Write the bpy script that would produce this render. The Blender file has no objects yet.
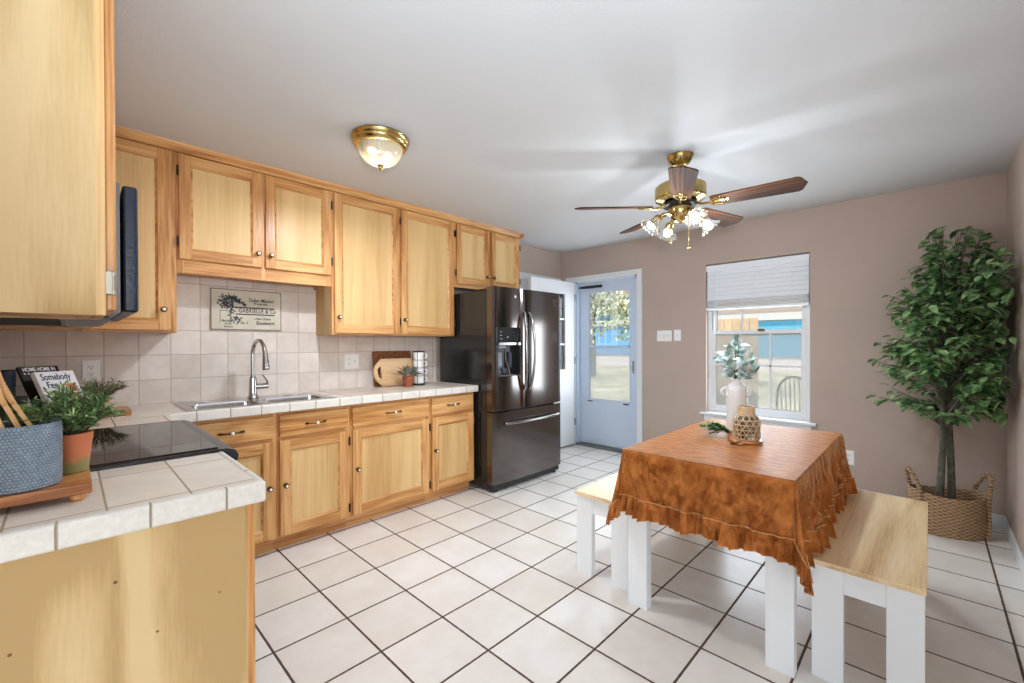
import bpy, bmesh, math, random
from mathutils import Vector, Matrix, noise as mnoise
random.seed(7)
PI = math.pi
sc = bpy.context.scene
COL = sc.collection
# ------------------------------------------------------------------ camera, sky, sun, lights, exposure
def look_matrix(yaw, pitch, roll):
    fw = Vector((math.cos(yaw)*math.cos(pitch), math.sin(yaw)*math.cos(pitch), math.sin(pitch)))
    rt = Vector((math.sin(yaw), -math.cos(yaw), 0)); up = rt.cross(fw)
    c, s = math.cos(roll), math.sin(roll)
    r2 = c*rt + s*up; u2 = -s*rt + c*up
    return Matrix((r2, u2, -fw)).transposed()
cd = bpy.data.cameras.new('camera'); cam = bpy.data.objects.new('camera', cd); COL.objects.link(cam)
cd.sensor_width = 36; cd.lens = 430.43/1024*36; cd.clip_start = .02; cd.clip_end = 200
cd.shift_x = 2.78/1024; cd.shift_y = 4.85/1024
cam.matrix_world = Matrix.Translation((0, 0, 1.2721)) @ look_matrix(.7741, -.0054, -.0033).to_4x4()
sc.camera = cam
sc.view_settings.view_transform = 'Standard'
sc.view_settings.look = 'None'
sc.view_settings.gamma = 1
sc.view_settings.use_curve_mapping = False
sc.view_settings.exposure = 0.22
try:
    sc.cycles.use_denoising = True
    sc.cycles.max_bounces = 10; sc.cycles.diffuse_bounces = 6; sc.cycles.transparent_max_bounces = 24
    sc.cycles.sample_clamp_indirect = 4.0; sc.cycles.caustics_reflective = False; sc.cycles.caustics_refractive = False
except Exception:
    pass
w = bpy.data.worlds.new('sky'); sc.world = w; w.use_nodes = True
nt = w.node_tree; bg = nt.nodes['Background']
sky = nt.nodes.new('ShaderNodeTexSky'); sky.sky_type = 'NISHITA'; sky.sun_disc = False
sky.sun_elevation = math.radians(48); sky.sun_rotation = math.radians(200); sky.air_density = 1.2; sky.dust_density = 2.0
nt.links.new(sky.outputs[0], bg.inputs[0]); bg.inputs[1].default_value = .42
def lamp(name, typ, loc, power, color=(1, 1, 1), size=1, size_y=None, aim=None, radius=None):
    ld = bpy.data.lights.new(name, typ); ld.energy = power; ld.color = color
    o = bpy.data.objects.new(name, ld); COL.objects.link(o); o.location = loc
    if typ == 'AREA':
        ld.shape = 'RECTANGLE'; ld.size = size; ld.size_y = size_y or size
    if radius is not None: ld.shadow_soft_size = radius
    if aim: o.rotation_euler = (Vector(aim)-Vector(loc)).to_track_quat('-Z', 'Y').to_euler()
    return o
sun = lamp('sun', 'SUN', (0, 0, 12), 5.0, (1, .95, .87), aim=(4.5, -4.0, 6.0)); sun.data.angle = .01
# added fill lamps in the unseen adjoining room, placed at its two openings
lamp('living_fill_far', 'AREA', (-4.05, -1.2, 1.45), 44, (.78, .89, 1), 3.0, 1.9, aim=(0, -1.0, 1.35))
lamp('living_fill_side', 'AREA', (-1.4, -3.85, 1.4), 46, (.78, .89, 1), 3.2, 2.0, aim=(-1.2, 0, 1.3))
# the photographer's flash beside the camera, bounced off the ceiling
fl_ = lamp('bounced_flash', 'SPOT', (.05, -.10, 1.50), 145, (.74, .87, 1), aim=(1.05, .95, 2.44), radius=.10)
fl_.data.spot_size = math.radians(120); fl_.data.spot_blend = 1.0
# daylight through the kitchen window and the glazed door
lamp('daylight_kitchen_window', 'AREA', (4.528, 1.18, 1.10), 17, (.80, .90, 1), .74, .9, aim=(3, 1.18, 1.10))
lamp('daylight_kitchen_door', 'AREA', (4.532, 2.73, 1.25), 9, (.80, .90, 1), .56, 1.25, aim=(3, 2.73, 1.25))

# ------------------------------------------------------------------ geometry helpers
class B:
    """collects shapes as plain lists; coordinates are given in any frame, origin o is subtracted"""
    def __init__(s, o=(0, 0, 0)):
        s.v = []; s.f = []; s.m = []; s.o = Vector(o); s.mi = 0; s.T = None
    def add(s, vs, fs):
        n = len(s.v)
        for p in vs:
            p = Vector(p)
            if s.T is not None: p = s.T @ p
            s.v.append(p - s.o)
        for f in fs:
            s.f.append([i+n for i in f]); s.m.append(s.mi)
        return s
    def box(s, x0, x1, y0, y1, z0, z1, bev=0, seg=2):
        bev = min(bev, .49*abs(x1-x0), .49*abs(y1-y0), .49*abs(z1-z0))
        if bev <= 1e-5:
            vs = [(x, y, z) for z in (z0, z1) for y in (y0, y1) for x in (x0, x1)]
            return s.add(vs, [(0, 2, 3, 1), (4, 5, 7, 6), (0, 1, 5, 4), (2, 6, 7, 3), (0, 4, 6, 2), (1, 3, 7, 5)])
        t = bmesh.new(); bmesh.ops.create_cube(t, size=1)
        for q in t.verts:
            q.co = Vector(((x0+x1)/2+q.co.x*(x1-x0), (y0+y1)/2+q.co.y*(y1-y0), (z0+z1)/2+q.co.z*(z1-z0)))
        bmesh.ops.bevel(t, geom=list(t.edges), offset=bev, segments=seg, profile=.5, affect='EDGES')
        t.verts.index_update()
        s.add([q.co.copy() for q in t.verts], [[q.index for q in f.verts] for f in t.faces]); t.free()
        return s
    def tube(s, pts, r, seg=10, closed=False, cap=True):
        pts = [Vector(p) for p in pts]; n = len(pts)
        rs = r if isinstance(r, (list, tuple)) else [r]*n
        vs = []; fs = []
        def tan(i):
            a = pts[(i-1) % n] if closed or i > 0 else pts[i]
            b = pts[(i+1) % n] if closed or i < n-1 else pts[i]
            d = b-a
            return d.normalized() if d.length > 1e-9 else Vector((0, 0, 1))
        t0 = tan(0); ref = Vector((0, 0, 1)) if abs(t0.z) < .9 else Vector((1, 0, 0))
        nrm = (ref - t0*ref.dot(t0)).normalized()
        for i in range(n):
            t = tan(i); nrm = (nrm - t*nrm.dot(t))
            nrm = nrm.normalized() if nrm.length > 1e-6 else t.orthogonal().normalized()
            b = t.cross(nrm)
            for k in range(seg):
                a = 2*PI*k/seg
                vs.append(pts[i] + rs[i]*(math.cos(a)*nrm + math.sin(a)*b))
        m = n if closed else n-1
        for i in range(m):
            for k in range(seg):
                a = i*seg+k; b_ = i*seg+(k+1) % seg; j = ((i+1) % n)*seg
                fs.append((a, b_, j+(k+1) % seg, j+k))
        if cap and not closed:
            fs.append(list(range(seg))[::-1]); fs.append([(n-1)*seg+k for k in range(seg)])
        return s.add(vs, fs)
    def cyl(s, p0, p1, r0, r1=None, seg=20):
        return s.tube([p0, p1], [r0, r0 if r1 is None else r1], seg)
    def lathe(s, prof, c=(0, 0, 0), seg=32, M=None, cap0=True, cap1=True, wob=None):
        c = Vector(c); vs = []; fs = []
        for (r, z) in prof:
            for k in range(seg):
                a = 2*PI*k/seg; rr = r*(wob(a, z) if wob else 1)
                p = Vector((rr*math.cos(a), rr*math.sin(a), z))
                vs.append((M @ p if M else p) + c)
        for i in range(len(prof)-1):
            for k in range(seg):
                fs.append((i*seg+k, i*seg+(k+1) % seg, (i+1)*seg+(k+1) % seg, (i+1)*seg+k))
        if cap0: fs.append(list(range(seg))[::-1])
        if cap1: fs.append([(len(prof)-1)*seg+k for k in range(seg)])
        return s.add(vs, fs)
    def prism(s, poly, d0, d1, frame):
        """poly: 2D points; frame(u, v, d) -> 3D"""
        n = len(poly)
        vs = [frame(u, v, d0) for u, v in poly] + [frame(u, v, d1) for u, v in poly]
        fs = [list(range(n))[::-1], list(range(n, 2*n))] + [(i, (i+1) % n, n+(i+1) % n, n+i) for i in range(n)]
        return s.add(vs, fs)
    def ring(s, outer, inner, d0, d1, frame):
        """flat frame between two same-count loops"""
        n = len(outer)
        vs = []
        for d in (d0, d1):
            vs += [frame(u, v, d) for u, v in outer] + [frame(u, v, d) for u, v in inner]
        fs = []
        for i in range(n):
            j = (i+1) % n
            fs += [(i, n+i, n+j, j), (2*n+i, 2*n+j, 3*n+j, 3*n+i), (i, j, 2*n+j, 2*n+i), (n+i, 3*n+i, 3*n+j, n+j)]
        return s.add(vs, fs)
    def leaf(s, p, d, up, L, W, bend=.2, fold=.15):
        d = Vector(d).normalized(); up = Vector(up)
        sd = d.cross(up)
        sd = sd.normalized() if sd.length > 1e-5 else d.orthogonal().normalized()
        n = sd.cross(d).normalized(); p = Vector(p)
        q = lambda t, w: p + d*(L*t) + sd*(W*w) - n*(bend*L*t*t) + n*(abs(w)*W*fold*2)
        vs = [q(0, 0), q(.3, .42), q(.62, .42), q(1, 0), q(.62, -.42), q(.3, -.42), q(.3, 0), q(.62, 0)]
        return s.add(vs, [(0, 1, 6), (6, 1, 2, 7), (7, 2, 3), (0, 6, 5), (5, 6, 7, 4), (4, 7, 3)])
    def blob(s, c, r, sub=2, amp=.0, fr=3., sc3=(1, 1, 1)):
        t = bmesh.new(); bmesh.ops.create_icosphere(t, subdivisions=sub, radius=1)
        c = Vector(c)
        for q in t.verts:
            k = 1 + amp*mnoise.noise(q.co*fr + c*3)
            q.co = Vector((q.co.x*sc3[0], q.co.y*sc3[1], q.co.z*sc3[2]))*r*k + c
        t.verts.index_update()
        s.add([q.co.copy() for q in t.verts], [[q.index for q in f.verts] for f in t.faces]); t.free(); return s

def link(name, data, parent=None):
    o = bpy.data.objects.new(name, data); COL.objects.link(o)
    if parent is not None: o.parent = parent
    return o
def part(name, b, mat, parent=None, angle=38, label=None):
    me = bpy.data.meshes.new(name)
    me.from_pydata([tuple(p) for p in b.v], [], b.f)
    mats = mat if isinstance(mat, (list, tuple)) else [mat]
    for m in mats: me.materials.append(m)
    me.polygons.foreach_set('material_index', b.m)
    me.polygons.foreach_set('use_smooth', [True]*len(me.polygons))
    me.update()
    bm = bmesh.new(); bm.from_mesh(me); bmesh.ops.recalc_face_normals(bm, faces=bm.faces[:]); bm.to_mesh(me); bm.free()
    me.set_sharp_from_angle(angle=math.radians(angle))
    o = link(name, me, parent)
    wn = o.modifiers.new('weighted_normals', 'WEIGHTED_NORMAL'); wn.mode = 'FACE_AREA'; wn.keep_sharp = True; wn.weight = 60
    if label: o['label'] = label
    return o
def thing(name, label, cat, loc=(0, 0, 0), rz=0, group=None):
    o = link(name, None); o.location = loc; o.rotation_euler = (0, 0, rz); o.empty_display_size = .05
    o['label'] = label; o['category'] = cat
    if group: o['group'] = group
    return o
def single(name, b, mat, label, cat, group=None, loc=(0, 0, 0), angle=38):
    o = part(name, b, mat, None, angle); o.location = loc; o['label'] = label; o['category'] = cat
    if group: o['group'] = group
    return o
def struct(name, b, mat, parent=None, label=None, cat=None):
    o = part(name, b, mat, parent)
    if parent is None:
        o['kind'] = 'structure'
        if label: o['label'] = label
        if cat: o['category'] = cat
    return o
def struct_empty(name, label, cat, loc):
    o = thing(name, label, cat, loc); o['kind'] = 'structure'; return o
def dup(root, loc, rz=0, label=None):
    r = root.copy(); COL.objects.link(r); r.location = loc; r.rotation_euler = (0, 0, rz)
    if label: r['label'] = label
    for ch in list(root.children):
        c = ch.copy(); COL.objects.link(c); c.parent = r
        for g in list(ch.children):
            d = g.copy(); COL.objects.link(d); d.parent = c
    return r
def text(name, s, size, mat, parent, M, depth=.0006, shear=0, align='CENTER', spacing=1.0, width=None):
    cu = bpy.data.curves.new(name, 'FONT'); cu.body = s; cu.size = size; cu.extrude = depth/2; cu.align_x = align; cu.align_y = 'CENTER'
    cu.shear = shear; cu.offset = size*.018; cu.space_character = spacing
    t = bpy.data.objects.new(name+'_c', cu); COL.objects.link(t)
    dg = bpy.context.evaluated_depsgraph_get(); dg.update()
    me = bpy.data.meshes.new_from_object(t.evaluated_get(dg)); bpy.data.objects.remove(t); me.name = name
    if width:
        xs = [v.co.x for v in me.vertices]; k = width/max(1e-6, max(xs)-min(xs))
        for v in me.vertices: v.co.x *= k
    me.transform(M); me.materials.clear(); me.materials.append(mat)
    return link(name, me, parent)

# ------------------------------------------------------------------ materials
def lin(c):
    c /= 255
    return c/12.92 if c <= .04045 else ((c+.055)/1.055)**2.4
def rgb(r, g, b): return (lin(r), lin(g), lin(b), 1)
def base_mat(name):
    m = bpy.data.materials.new(name); m.use_nodes = True
    return m, m.node_tree, m.node_tree.nodes['Principled BSDF']
def plain(name, c, rough=.5, metal=0, spec=.5, bump=0, bscale=60, var=0, coat=0, sheen=0, emit=0, vscale=6):
    m, t, p = base_mat(name)
    p.inputs['Base Color'].default_value = rgb(*c); p.inputs['Roughness'].default_value = rough
    p.inputs['Metallic'].default_value = metal; p.inputs['Specular IOR Level'].default_value = spec
    p.inputs['Coat Weight'].default_value = coat; p.inputs['Sheen Weight'].default_value = sheen
    if emit:
        p.inputs['Emission Color'].default_value = rgb(*c); p.inputs['Emission Strength'].default_value = emit
    tc = t.nodes.new('ShaderNodeTexCoord')
    if var:
        n = t.nodes.new('ShaderNodeTexNoise'); n.inputs['Scale'].default_value = vscale; n.inputs['Detail'].default_value = 5
        t.links.new(tc.outputs['Object'], n.inputs['Vector'])
        r = t.nodes.new('ShaderNodeValToRGB'); r.color_ramp.elements[0].position = .3; r.color_ramp.elements[1].position = .72
        r.color_ramp.elements[0].color = rgb(*[max(0, x*(1-var)) for x in c]); r.color_ramp.elements[1].color = rgb(*[min(255, x*(1+var*.6)) for x in c])
        t.links.new(n.outputs[0], r.inputs[0]); t.links.new(r.outputs[0], p.inputs['Base Color'])
    if bump:
        n = t.nodes.new('ShaderNodeTexNoise'); n.inputs['Scale'].default_value = bscale; n.inputs['Detail'].default_value = 4
        t.links.new(tc.outputs['Object'], n.inputs['Vector'])
        bp = t.nodes.new('ShaderNodeBump'); bp.inputs['Strength'].default_value = bump; bp.inputs['Distance'].default_value = .01
        t.links.new(n.outputs[0], bp.inputs['Height']); t.links.new(bp.outputs[0], p.inputs['Normal'])
    return m
def math_node(t, op, a, b=None):
    n = t.nodes.new('ShaderNodeMath'); n.operation = op
    for i, x in enumerate((a, b)):
        if x is None: continue
        if isinstance(x, (int, float)): n.inputs[i].default_value = x
        else: t.links.new(x, n.inputs[i])
    return n.outputs[0]
def wood(name, dark, mid, light, axis='z', ring=9., rough=.38, stretch=.09, fig=.55, coat=.15, fine=1., rnd=True, p0=.34, p1=.66, spec=.5):
    """wood with grain running along one axis of the part"""
    m, t, p = base_mat(name); L = t.links
    tc = t.nodes.new('ShaderNodeTexCoord'); oi = t.nodes.new('ShaderNodeObjectInfo')
    mp = t.nodes.new('ShaderNodeMapping'); k = {'x': 0, 'y': 1, 'z': 2}[axis]
    s = [1, 1, 1]; s[k] = stretch; mp.inputs['Scale'].default_value = s
    if rnd:
        cx = t.nodes.new('ShaderNodeCombineXYZ')
        L.new(math_node(t, 'MULTIPLY', oi.outputs['Random'], 7.3), cx.inputs[0]); L.new(math_node(t, 'MULTIPLY', oi.outputs['Random'], 3.1), cx.inputs[1]); L.new(math_node(t, 'MULTIPLY', oi.outputs['Random'], 11.), cx.inputs[2])
        ad = t.nodes.new('ShaderNodeVectorMath'); ad.operation = 'ADD'; L.new(tc.outputs['Object'], ad.inputs[0]); L.new(cx.outputs[0], ad.inputs[1]); L.new(ad.outputs[0], mp.inputs[0])
    else: L.new(tc.outputs['Object'], mp.inputs[0])
    n1 = t.nodes.new('ShaderNodeTexNoise'); n1.inputs['Scale'].default_value = ring*.42; n1.inputs['Detail'].default_value = 2; L.new(mp.outputs[0], n1.inputs['Vector'])
    rings = math_node(t, 'SINE', math_node(t, 'MULTIPLY', n1.outputs[0], ring*6))
    mp2 = t.nodes.new('ShaderNodeMapping'); s2 = [1, 1, 1]; s2[k] = stretch*.35; mp2.inputs['Scale'].default_value = s2; L.new(mp.inputs[0].links[0].from_socket, mp2.inputs[0])
    n2 = t.nodes.new('ShaderNodeTexNoise'); n2.inputs['Scale'].default_value = 150; n2.inputs['Detail'].default_value = 3; L.new(mp2.outputs[0], n2.inputs['Vector'])
    n3 = t.nodes.new('ShaderNodeTexNoise'); n3.inputs['Scale'].default_value = 5; n3.inputs['Detail'].default_value = 2; L.new(mp.outputs[0], n3.inputs['Vector'])
    f = math_node(t, 'ADD', math_node(t, 'MULTIPLY', rings, .09*fig), math_node(t, 'ADD', math_node(t, 'MULTIPLY', n2.outputs[0], .5*fine), math_node(t, 'MULTIPLY', n3.outputs[0], 1-.5*fine)))
    r = t.nodes.new('ShaderNodeValToRGB'); e = r.color_ramp.elements
    e[0].position = p0; e[0].color = rgb(*dark); e[1].position = p1; e[1].color = rgb(*light); x = e.new((p0+p1)/2-.02); x.color = rgb(*mid)
    L.new(f, r.inputs[0]); L.new(r.outputs[0], p.inputs['Base Color'])
    p.inputs['Roughness'].default_value = rough; p.inputs['Coat Weight'].default_value = coat; p.inputs['Coat Roughness'].default_value = .25
    bp = t.nodes.new('ShaderNodeBump'); bp.inputs['Strength'].default_value = .12; bp.inputs['Distance'].default_value = .003
    L.new(n2.outputs[0], bp.inputs['Height']); L.new(bp.outputs[0], p.inputs['Normal'])
    p.inputs['Specular IOR Level'].default_value = spec
    return m
def tile_mat(name, ua, ub, pu, pv, ou, ov, grout_w, col_a, col_b, grout, rough=.3, mott=3., bump=.5, tint=.5, shift=0):
    """square tiles laid on the plane of world axes ua, ub, pitch pu/pv, a grout line through ou/ov"""
    m, t, p = base_mat(name); L = t.links
    g = t.nodes.new('ShaderNodeNewGeometry'); sp = t.nodes.new('ShaderNodeSeparateXYZ'); L.new(g.outputs['Position'], sp.inputs[0])
    ax = {'x': 0, 'y': 1, 'z': 2}
    def coord(a, pitch, o):
        q = math_node(t, 'DIVIDE', math_node(t, 'SUBTRACT', sp.outputs[ax[a]], o), pitch)
        fl = math_node(t, 'FLOOR', q); fr = math_node(t, 'SUBTRACT', q, fl)
        d = math_node(t, 'MULTIPLY', math_node(t, 'MINIMUM', fr, math_node(t, 'SUBTRACT', 1, fr)), pitch)
        return fl, d
    fu, du = coord(ua, pu, ou)
    if ub: fv, dv = coord(ub, pv, ov); d = math_node(t, 'MINIMUM', du, dv)
    else: fv, d = None, du
    nz = t.nodes.new('ShaderNodeTexNoise'); nz.inputs['Scale'].default_value = 45; L.new(g.outputs['Position'], nz.inputs['Vector'])
    d = math_node(t, 'ADD', d, math_node(t, 'MULTIPLY', math_node(t, 'SUBTRACT', nz.outputs[0], .5), grout_w*.35))
    mr = t.nodes.new('ShaderNodeMapRange'); mr.inputs['From Min'].default_value = grout_w*.5-.0006; mr.inputs['From Max'].default_value = grout_w*.5+.0012; L.new(d, mr.inputs[0])
    cx = t.nodes.new('ShaderNodeCombineXYZ'); L.new(fu, cx.inputs[0])
    if fv is not None: L.new(fv, cx.inputs[1])
    wn = t.nodes.new('ShaderNodeTexWhiteNoise'); L.new(cx.outputs[0], wn.inputs['Vector'])
    n2 = t.nodes.new('ShaderNodeTexNoise'); n2.inputs['Scale'].default_value = mott; n2.inputs['Detail'].default_value = 6; n2.inputs['Roughness'].default_value = .6
    of = t.nodes.new('ShaderNodeVectorMath'); of.operation = 'ADD'; L.new(g.outputs['Position'], of.inputs[0]); L.new(wn.outputs['Color'], of.inputs[1]); L.new(of.outputs[0], n2.inputs['Vector'])
    f = math_node(t, 'ADD', math_node(t, 'MULTIPLY', n2.outputs[0], 1-tint*.5), math_node(t, 'MULTIPLY', wn.outputs['Value'], tint*.5))
    r = t.nodes.new('ShaderNodeValToRGB'); e = r.color_ramp.elements; e[0].position = .3; e[1].position = .68
    e[0].color = rgb(*col_b); e[1].color = rgb(*col_a); L.new(f, r.inputs[0])
    mx = t.nodes.new('ShaderNodeMix'); mx.data_type = 'RGBA'; L.new(mr.outputs[0], mx.inputs[0]); mx.inputs[6].default_value = rgb(*grout); L.new(r.outputs[0], mx.inputs[7])
    L.new(mx.outputs[2], p.inputs['Base Color'])
    rr = t.nodes.new('ShaderNodeMapRange'); rr.inputs['To Min'].default_value = .85; rr.inputs['To Max'].default_value = rough; L.new(mr.outputs[0], rr.inputs[0]); L.new(rr.outputs[0], p.inputs['Roughness'])
    bp = t.nodes.new('ShaderNodeBump'); bp.inputs['Strength'].default_value = bump; bp.inputs['Distance'].default_value = .003
    L.new(math_node(t, 'ADD', mr.outputs[0], math_node(t, 'MULTIPLY', n2.outputs[0], .25)), bp.inputs['Height']); L.new(bp.outputs[0], p.inputs['Normal'])
    return m
def glass(name, tint=(1, 1, 1), refl=.06, rough=.0, haze=0., hazecol=(230, 235, 235)):
    m = bpy.data.materials.new(name); m.use_nodes = True; t = m.node_tree; t.nodes.clear(); L = t.links
    out = t.nodes.new('ShaderNodeOutputMaterial'); tr = t.nodes.new('ShaderNodeBsdfTransparent'); gl = t.nodes.new('ShaderNodeBsdfGlossy'); gl.inputs['Roughness'].default_value = rough
    tr.inputs[0].default_value = (*tint, 1)
    fr = t.nodes.new('ShaderNodeFresnel'); fr.inputs[0].default_value = 1.45
    mx = t.nodes.new('ShaderNodeMixShader'); L.new(math_node(t, 'ADD', fr.outputs[0], refl-.04), mx.inputs[0]); L.new(tr.outputs[0], mx.inputs[1]); L.new(gl.outputs[0], mx.inputs[2])
    last = mx
    if haze:
        df = t.nodes.new('ShaderNodeBsdfTranslucent'); df.inputs[0].default_value = rgb(*hazecol); d2 = t.nodes.new('ShaderNodeBsdfDiffuse'); d2.inputs[0].default_value = rgb(*hazecol)
        hz = t.nodes.new('ShaderNodeMixShader'); hz.inputs[0].default_value = .5; L.new(df.outputs[0], hz.inputs[1]); L.new(d2.outputs[0], hz.inputs[2])
        m2 = t.nodes.new('ShaderNodeMixShader'); m2.inputs[0].default_value = haze; L.new(mx.outputs[0], m2.inputs[1]); L.new(hz.outputs[0], m2.inputs[2]); last = m2
    L.new(last.outputs[0], out.inputs[0]); return m
def leafmat(name, a, b, rough=.45, scale=14, back=None):
    m, t, p = base_mat(name); L = t.links
    tc = t.nodes.new('ShaderNodeTexCoord'); n = t.nodes.new('ShaderNodeTexNoise'); n.inputs['Scale'].default_value = scale; n.inputs['Detail'].default_value = 3; L.new(tc.outputs['Object'], n.inputs['Vector'])
    r = t.nodes.new('ShaderNodeValToRGB'); e = r.color_ramp.elements; e[0].position = .38; e[1].position = .64; e[0].color = rgb(*a); e[1].color = rgb(*b); L.new(n.outputs[0], r.inputs[0])
    L.new(r.outputs[0], p.inputs['Base Color']); p.inputs['Roughness'].default_value = rough; return m

OAK = ((168, 106, 52), (204, 147, 86), (226, 176, 116))
M = {}
for a in 'xyz': M['oak_'+a] = wood('honey_oak_'+a, *OAK, axis=a, ring=10, fig=.8)
M['panel_z'] = wood('pale_oak_panel', (198, 154, 96), (218, 178, 120), (230, 194, 138), axis='z', ring=6, fig=.6, stretch=.06, rough=.42, coat=.06, fine=.8)
M['ply_z'] = wood('maple_veneer', (190, 158, 108), (210, 178, 128), (222, 194, 146), axis='z', ring=6, fig=2.0, stretch=.22, rough=.55, coat=0, fine=.5, spec=.25)
M['cabinside'] = wood('cabinet_underside', (160, 98, 44), (190, 124, 62), (206, 140, 76), axis='x', ring=7)
M['wall'] = plain('taupe_paint', (188, 169, 157), .7, bump=.12, bscale=220, var=.03, vscale=1.5)
M['ceil'] = plain('ceiling_paint', (204, 204, 204), .8, bump=.15, bscale=160)
M['white'] = plain('white_gloss_paint', (228, 230, 232), .35)
M['bluewhite'] = plain('storm_door_white', (202, 214, 230), .35)
M['floor'] = tile_mat('floor_tile', 'x', 'y', .3134, .3134, .8968, 2.5641, .0088, (238, 234, 229), (224, 216, 206), (84, 62, 48), rough=.36, mott=4.5, bump=.5)
M['splash'] = tile_mat('backsplash_tile', 'x', 'z', .1535, .1525, .141, 1.059, .003, (228, 218, 210), (206, 195, 185), (176, 160, 146), rough=.35, mott=9, bump=.4)
M['splash_y'] = tile_mat('backsplash_tile_side', 'y', 'z', .1535, .1525, .141, 1.059, .003, (228, 218, 210), (206, 195, 185), (176, 160, 146), rough=.35, mott=9)
M['ctile'] = tile_mat('counter_tile', 'x', 'y', .1505, .3, .0556, 1.30, .004, (236, 228, 216), (214, 202, 188), (168, 146, 122), rough=.3, mott=7, bump=.4)
M['ctile2'] = tile_mat('counter_tile_run', 'x', 'y', .305, .305, .143, 2.80, .004, (228, 218, 206), (206, 192, 178), (120, 96, 76), rough=.3, mott=7, bump=.4)
M['edge_x'] = tile_mat('counter_edge_tile', 'x', None, .156, 1, .007, 0, .004, (234, 230, 222), (214, 208, 198), (150, 134, 118), rough=.3, mott=18, bump=.5)
M['edge_x2'] = tile_mat('counter_edge_tile_long', 'x', None, .1455, 1, -.02, 0, .0032, (236, 233, 226), (220, 216, 208), (176, 156, 134), rough=.32, mott=70, tint=.2, bump=1.0)
M['edge_y'] = tile_mat('counter_edge_tile_side', 'y', None, .147, 1, 1.245, 0, .004, (236, 234, 228), (214, 210, 202), (150, 130, 110), rough=.32, mott=30, bump=.7)
M['brass'] = plain('polished_brass', (200, 176, 116), .2, 1, var=.08, vscale=30)
M['abrass'] = plain('antique_brass', (98, 78, 48), .35, 1)
M['porcelain'] = plain('white_porcelain', (246, 244, 238), .15)
M['darkhinge'] = plain('dark_bronze', (58, 48, 38), .45, .6)
M['chrome'] = plain('brushed_nickel', (186, 186, 186), .22, 1)
M['steel'] = plain('sink_steel', (196, 198, 200), .24, 1, bump=.05, bscale=300)
M['black'] = plain('black_plastic', (22, 23, 25), .35)
M['blackglass'] = plain('black_cooktop_glass', (14, 14, 16), .03, spec=.9)
M['mwblue'] = plain('microwave_steel_black', (34, 42, 58), .35, .3, bump=.1, bscale=90)
M['mwgrey'] = plain('microwave_grey', (112, 114, 118), .4, .4)
M['fridge'] = plain('black_stainless', (112, 106, 104), .15, 1)
M['fridgeside'] = plain('black_enamel', (34, 33, 34), .16, spec=.6)
M['handle'] = plain('handle_stainless', (150, 148, 146), .2, 1)
M['bwood'] = wood('dark_walnut_blade', (52, 28, 16), (82, 50, 30), (112, 72, 46), axis='x', ring=12, fig=1.2, rnd=False, rough=.6, coat=0, spec=.08)
M['bench'] = wood('light_oak_top', (196, 160, 114), (228, 196, 150), (242, 218, 178), axis='x', ring=7, fig=1.1, stretch=.14, fine=.6, rough=.42)
M['tablewhite'] = plain('white_lacquered_board', (236, 238, 240), .4, bump=.04, bscale=20)
def velvet():
    m, t, p = base_mat('rust_velvet'); L = t.links
    tc = t.nodes.new('ShaderNodeTexCoord'); mp = t.nodes.new('ShaderNodeMapping'); mp.inputs['Scale'].default_value = (1, .4, .4); L.new(tc.outputs['Object'], mp.inputs[0])
    n = t.nodes.new('ShaderNodeTexNoise'); n.inputs['Scale'].default_value = 38; n.inputs['Detail'].default_value = 6; n.inputs['Roughness'].default_value = .62; n.inputs['Distortion'].default_value = .4; L.new(mp.outputs[0], n.inputs['Vector'])
    r = t.nodes.new('ShaderNodeValToRGB'); e = r.color_ramp.elements; e[0].position = .34; e[1].position = .68; e[0].color = rgb(116, 57, 20); e[1].color = rgb(194, 119, 62); L.new(n.outputs[0], r.inputs[0]); L.new(r.outputs[0], p.inputs['Base Color'])
    p.inputs['Roughness'].default_value = .45; p.inputs['Specular IOR Level'].default_value = .5; p.inputs['Specular Tint'].default_value = rgb(255, 190, 120); p.inputs['Sheen Weight'].default_value = .8; p.inputs['Sheen Roughness'].default_value = .25; p.inputs['Sheen Tint'].default_value = rgb(255, 200, 140)
    n2 = t.nodes.new('ShaderNodeTexNoise'); n2.inputs['Scale'].default_value = 300; L.new(tc.outputs['Object'], n2.inputs['Vector'])
    bp = t.nodes.new('ShaderNodeBump'); bp.inputs['Strength'].default_value = .5; bp.inputs['Distance'].default_value = .012; L.new(math_node(t, 'ADD', math_node(t, 'MULTIPLY', n2.outputs[0], .08), n.outputs[0]), bp.inputs['Height']); L.new(bp.outputs[0], p.inputs['Normal'])
    return m
M['velvet'] = velvet()
M['thread'] = plain('gold_piping', (206, 150, 92), .6)
M['glass'] = glass('window_glass', refl=.05)
M['screen'] = glass('screened_glass', tint=(.9, .93, .95), refl=.05, haze=.40, hazecol=(236, 240, 238))
M['shade'] = glass('ribbed_clear_glass', tint=(.97, .97, .95), refl=.12, haze=.05, hazecol=(255, 250, 240))
M['bowl'] = glass('ribbed_lamp_bowl', tint=(1, .96, .86), refl=.08, haze=.4, hazecol=(255, 240, 206))
M['bulb'] = plain('lit_bulb', (255, 250, 238), .4, emit=6)
M['bulbwarm'] = plain('lit_bulb_warm', (255, 232, 186), .4, emit=3.5)
M['blind'] = plain('white_blind', (240, 243, 248), .45)
M['plate'] = plain('white_switch_plate', (244, 244, 242), .35)
M['slot'] = plain('socket_slot', (40, 38, 36), .6)
M['ficus'] = leafmat('ficus_leaf', (48, 92, 50), (158, 192, 130), .32, 18)
M['bark'] = plain('grey_green_bark', (92, 92, 76), .8, bump=.5, bscale=60, var=.25, vscale=30)
M['herb'] = leafmat('herb_leaf', (66, 108, 58), (164, 192, 128), .5, 26)
M['fern'] = leafmat('fern_leaf', (84, 92, 50), (150, 150, 96), .6, 22)
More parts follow.
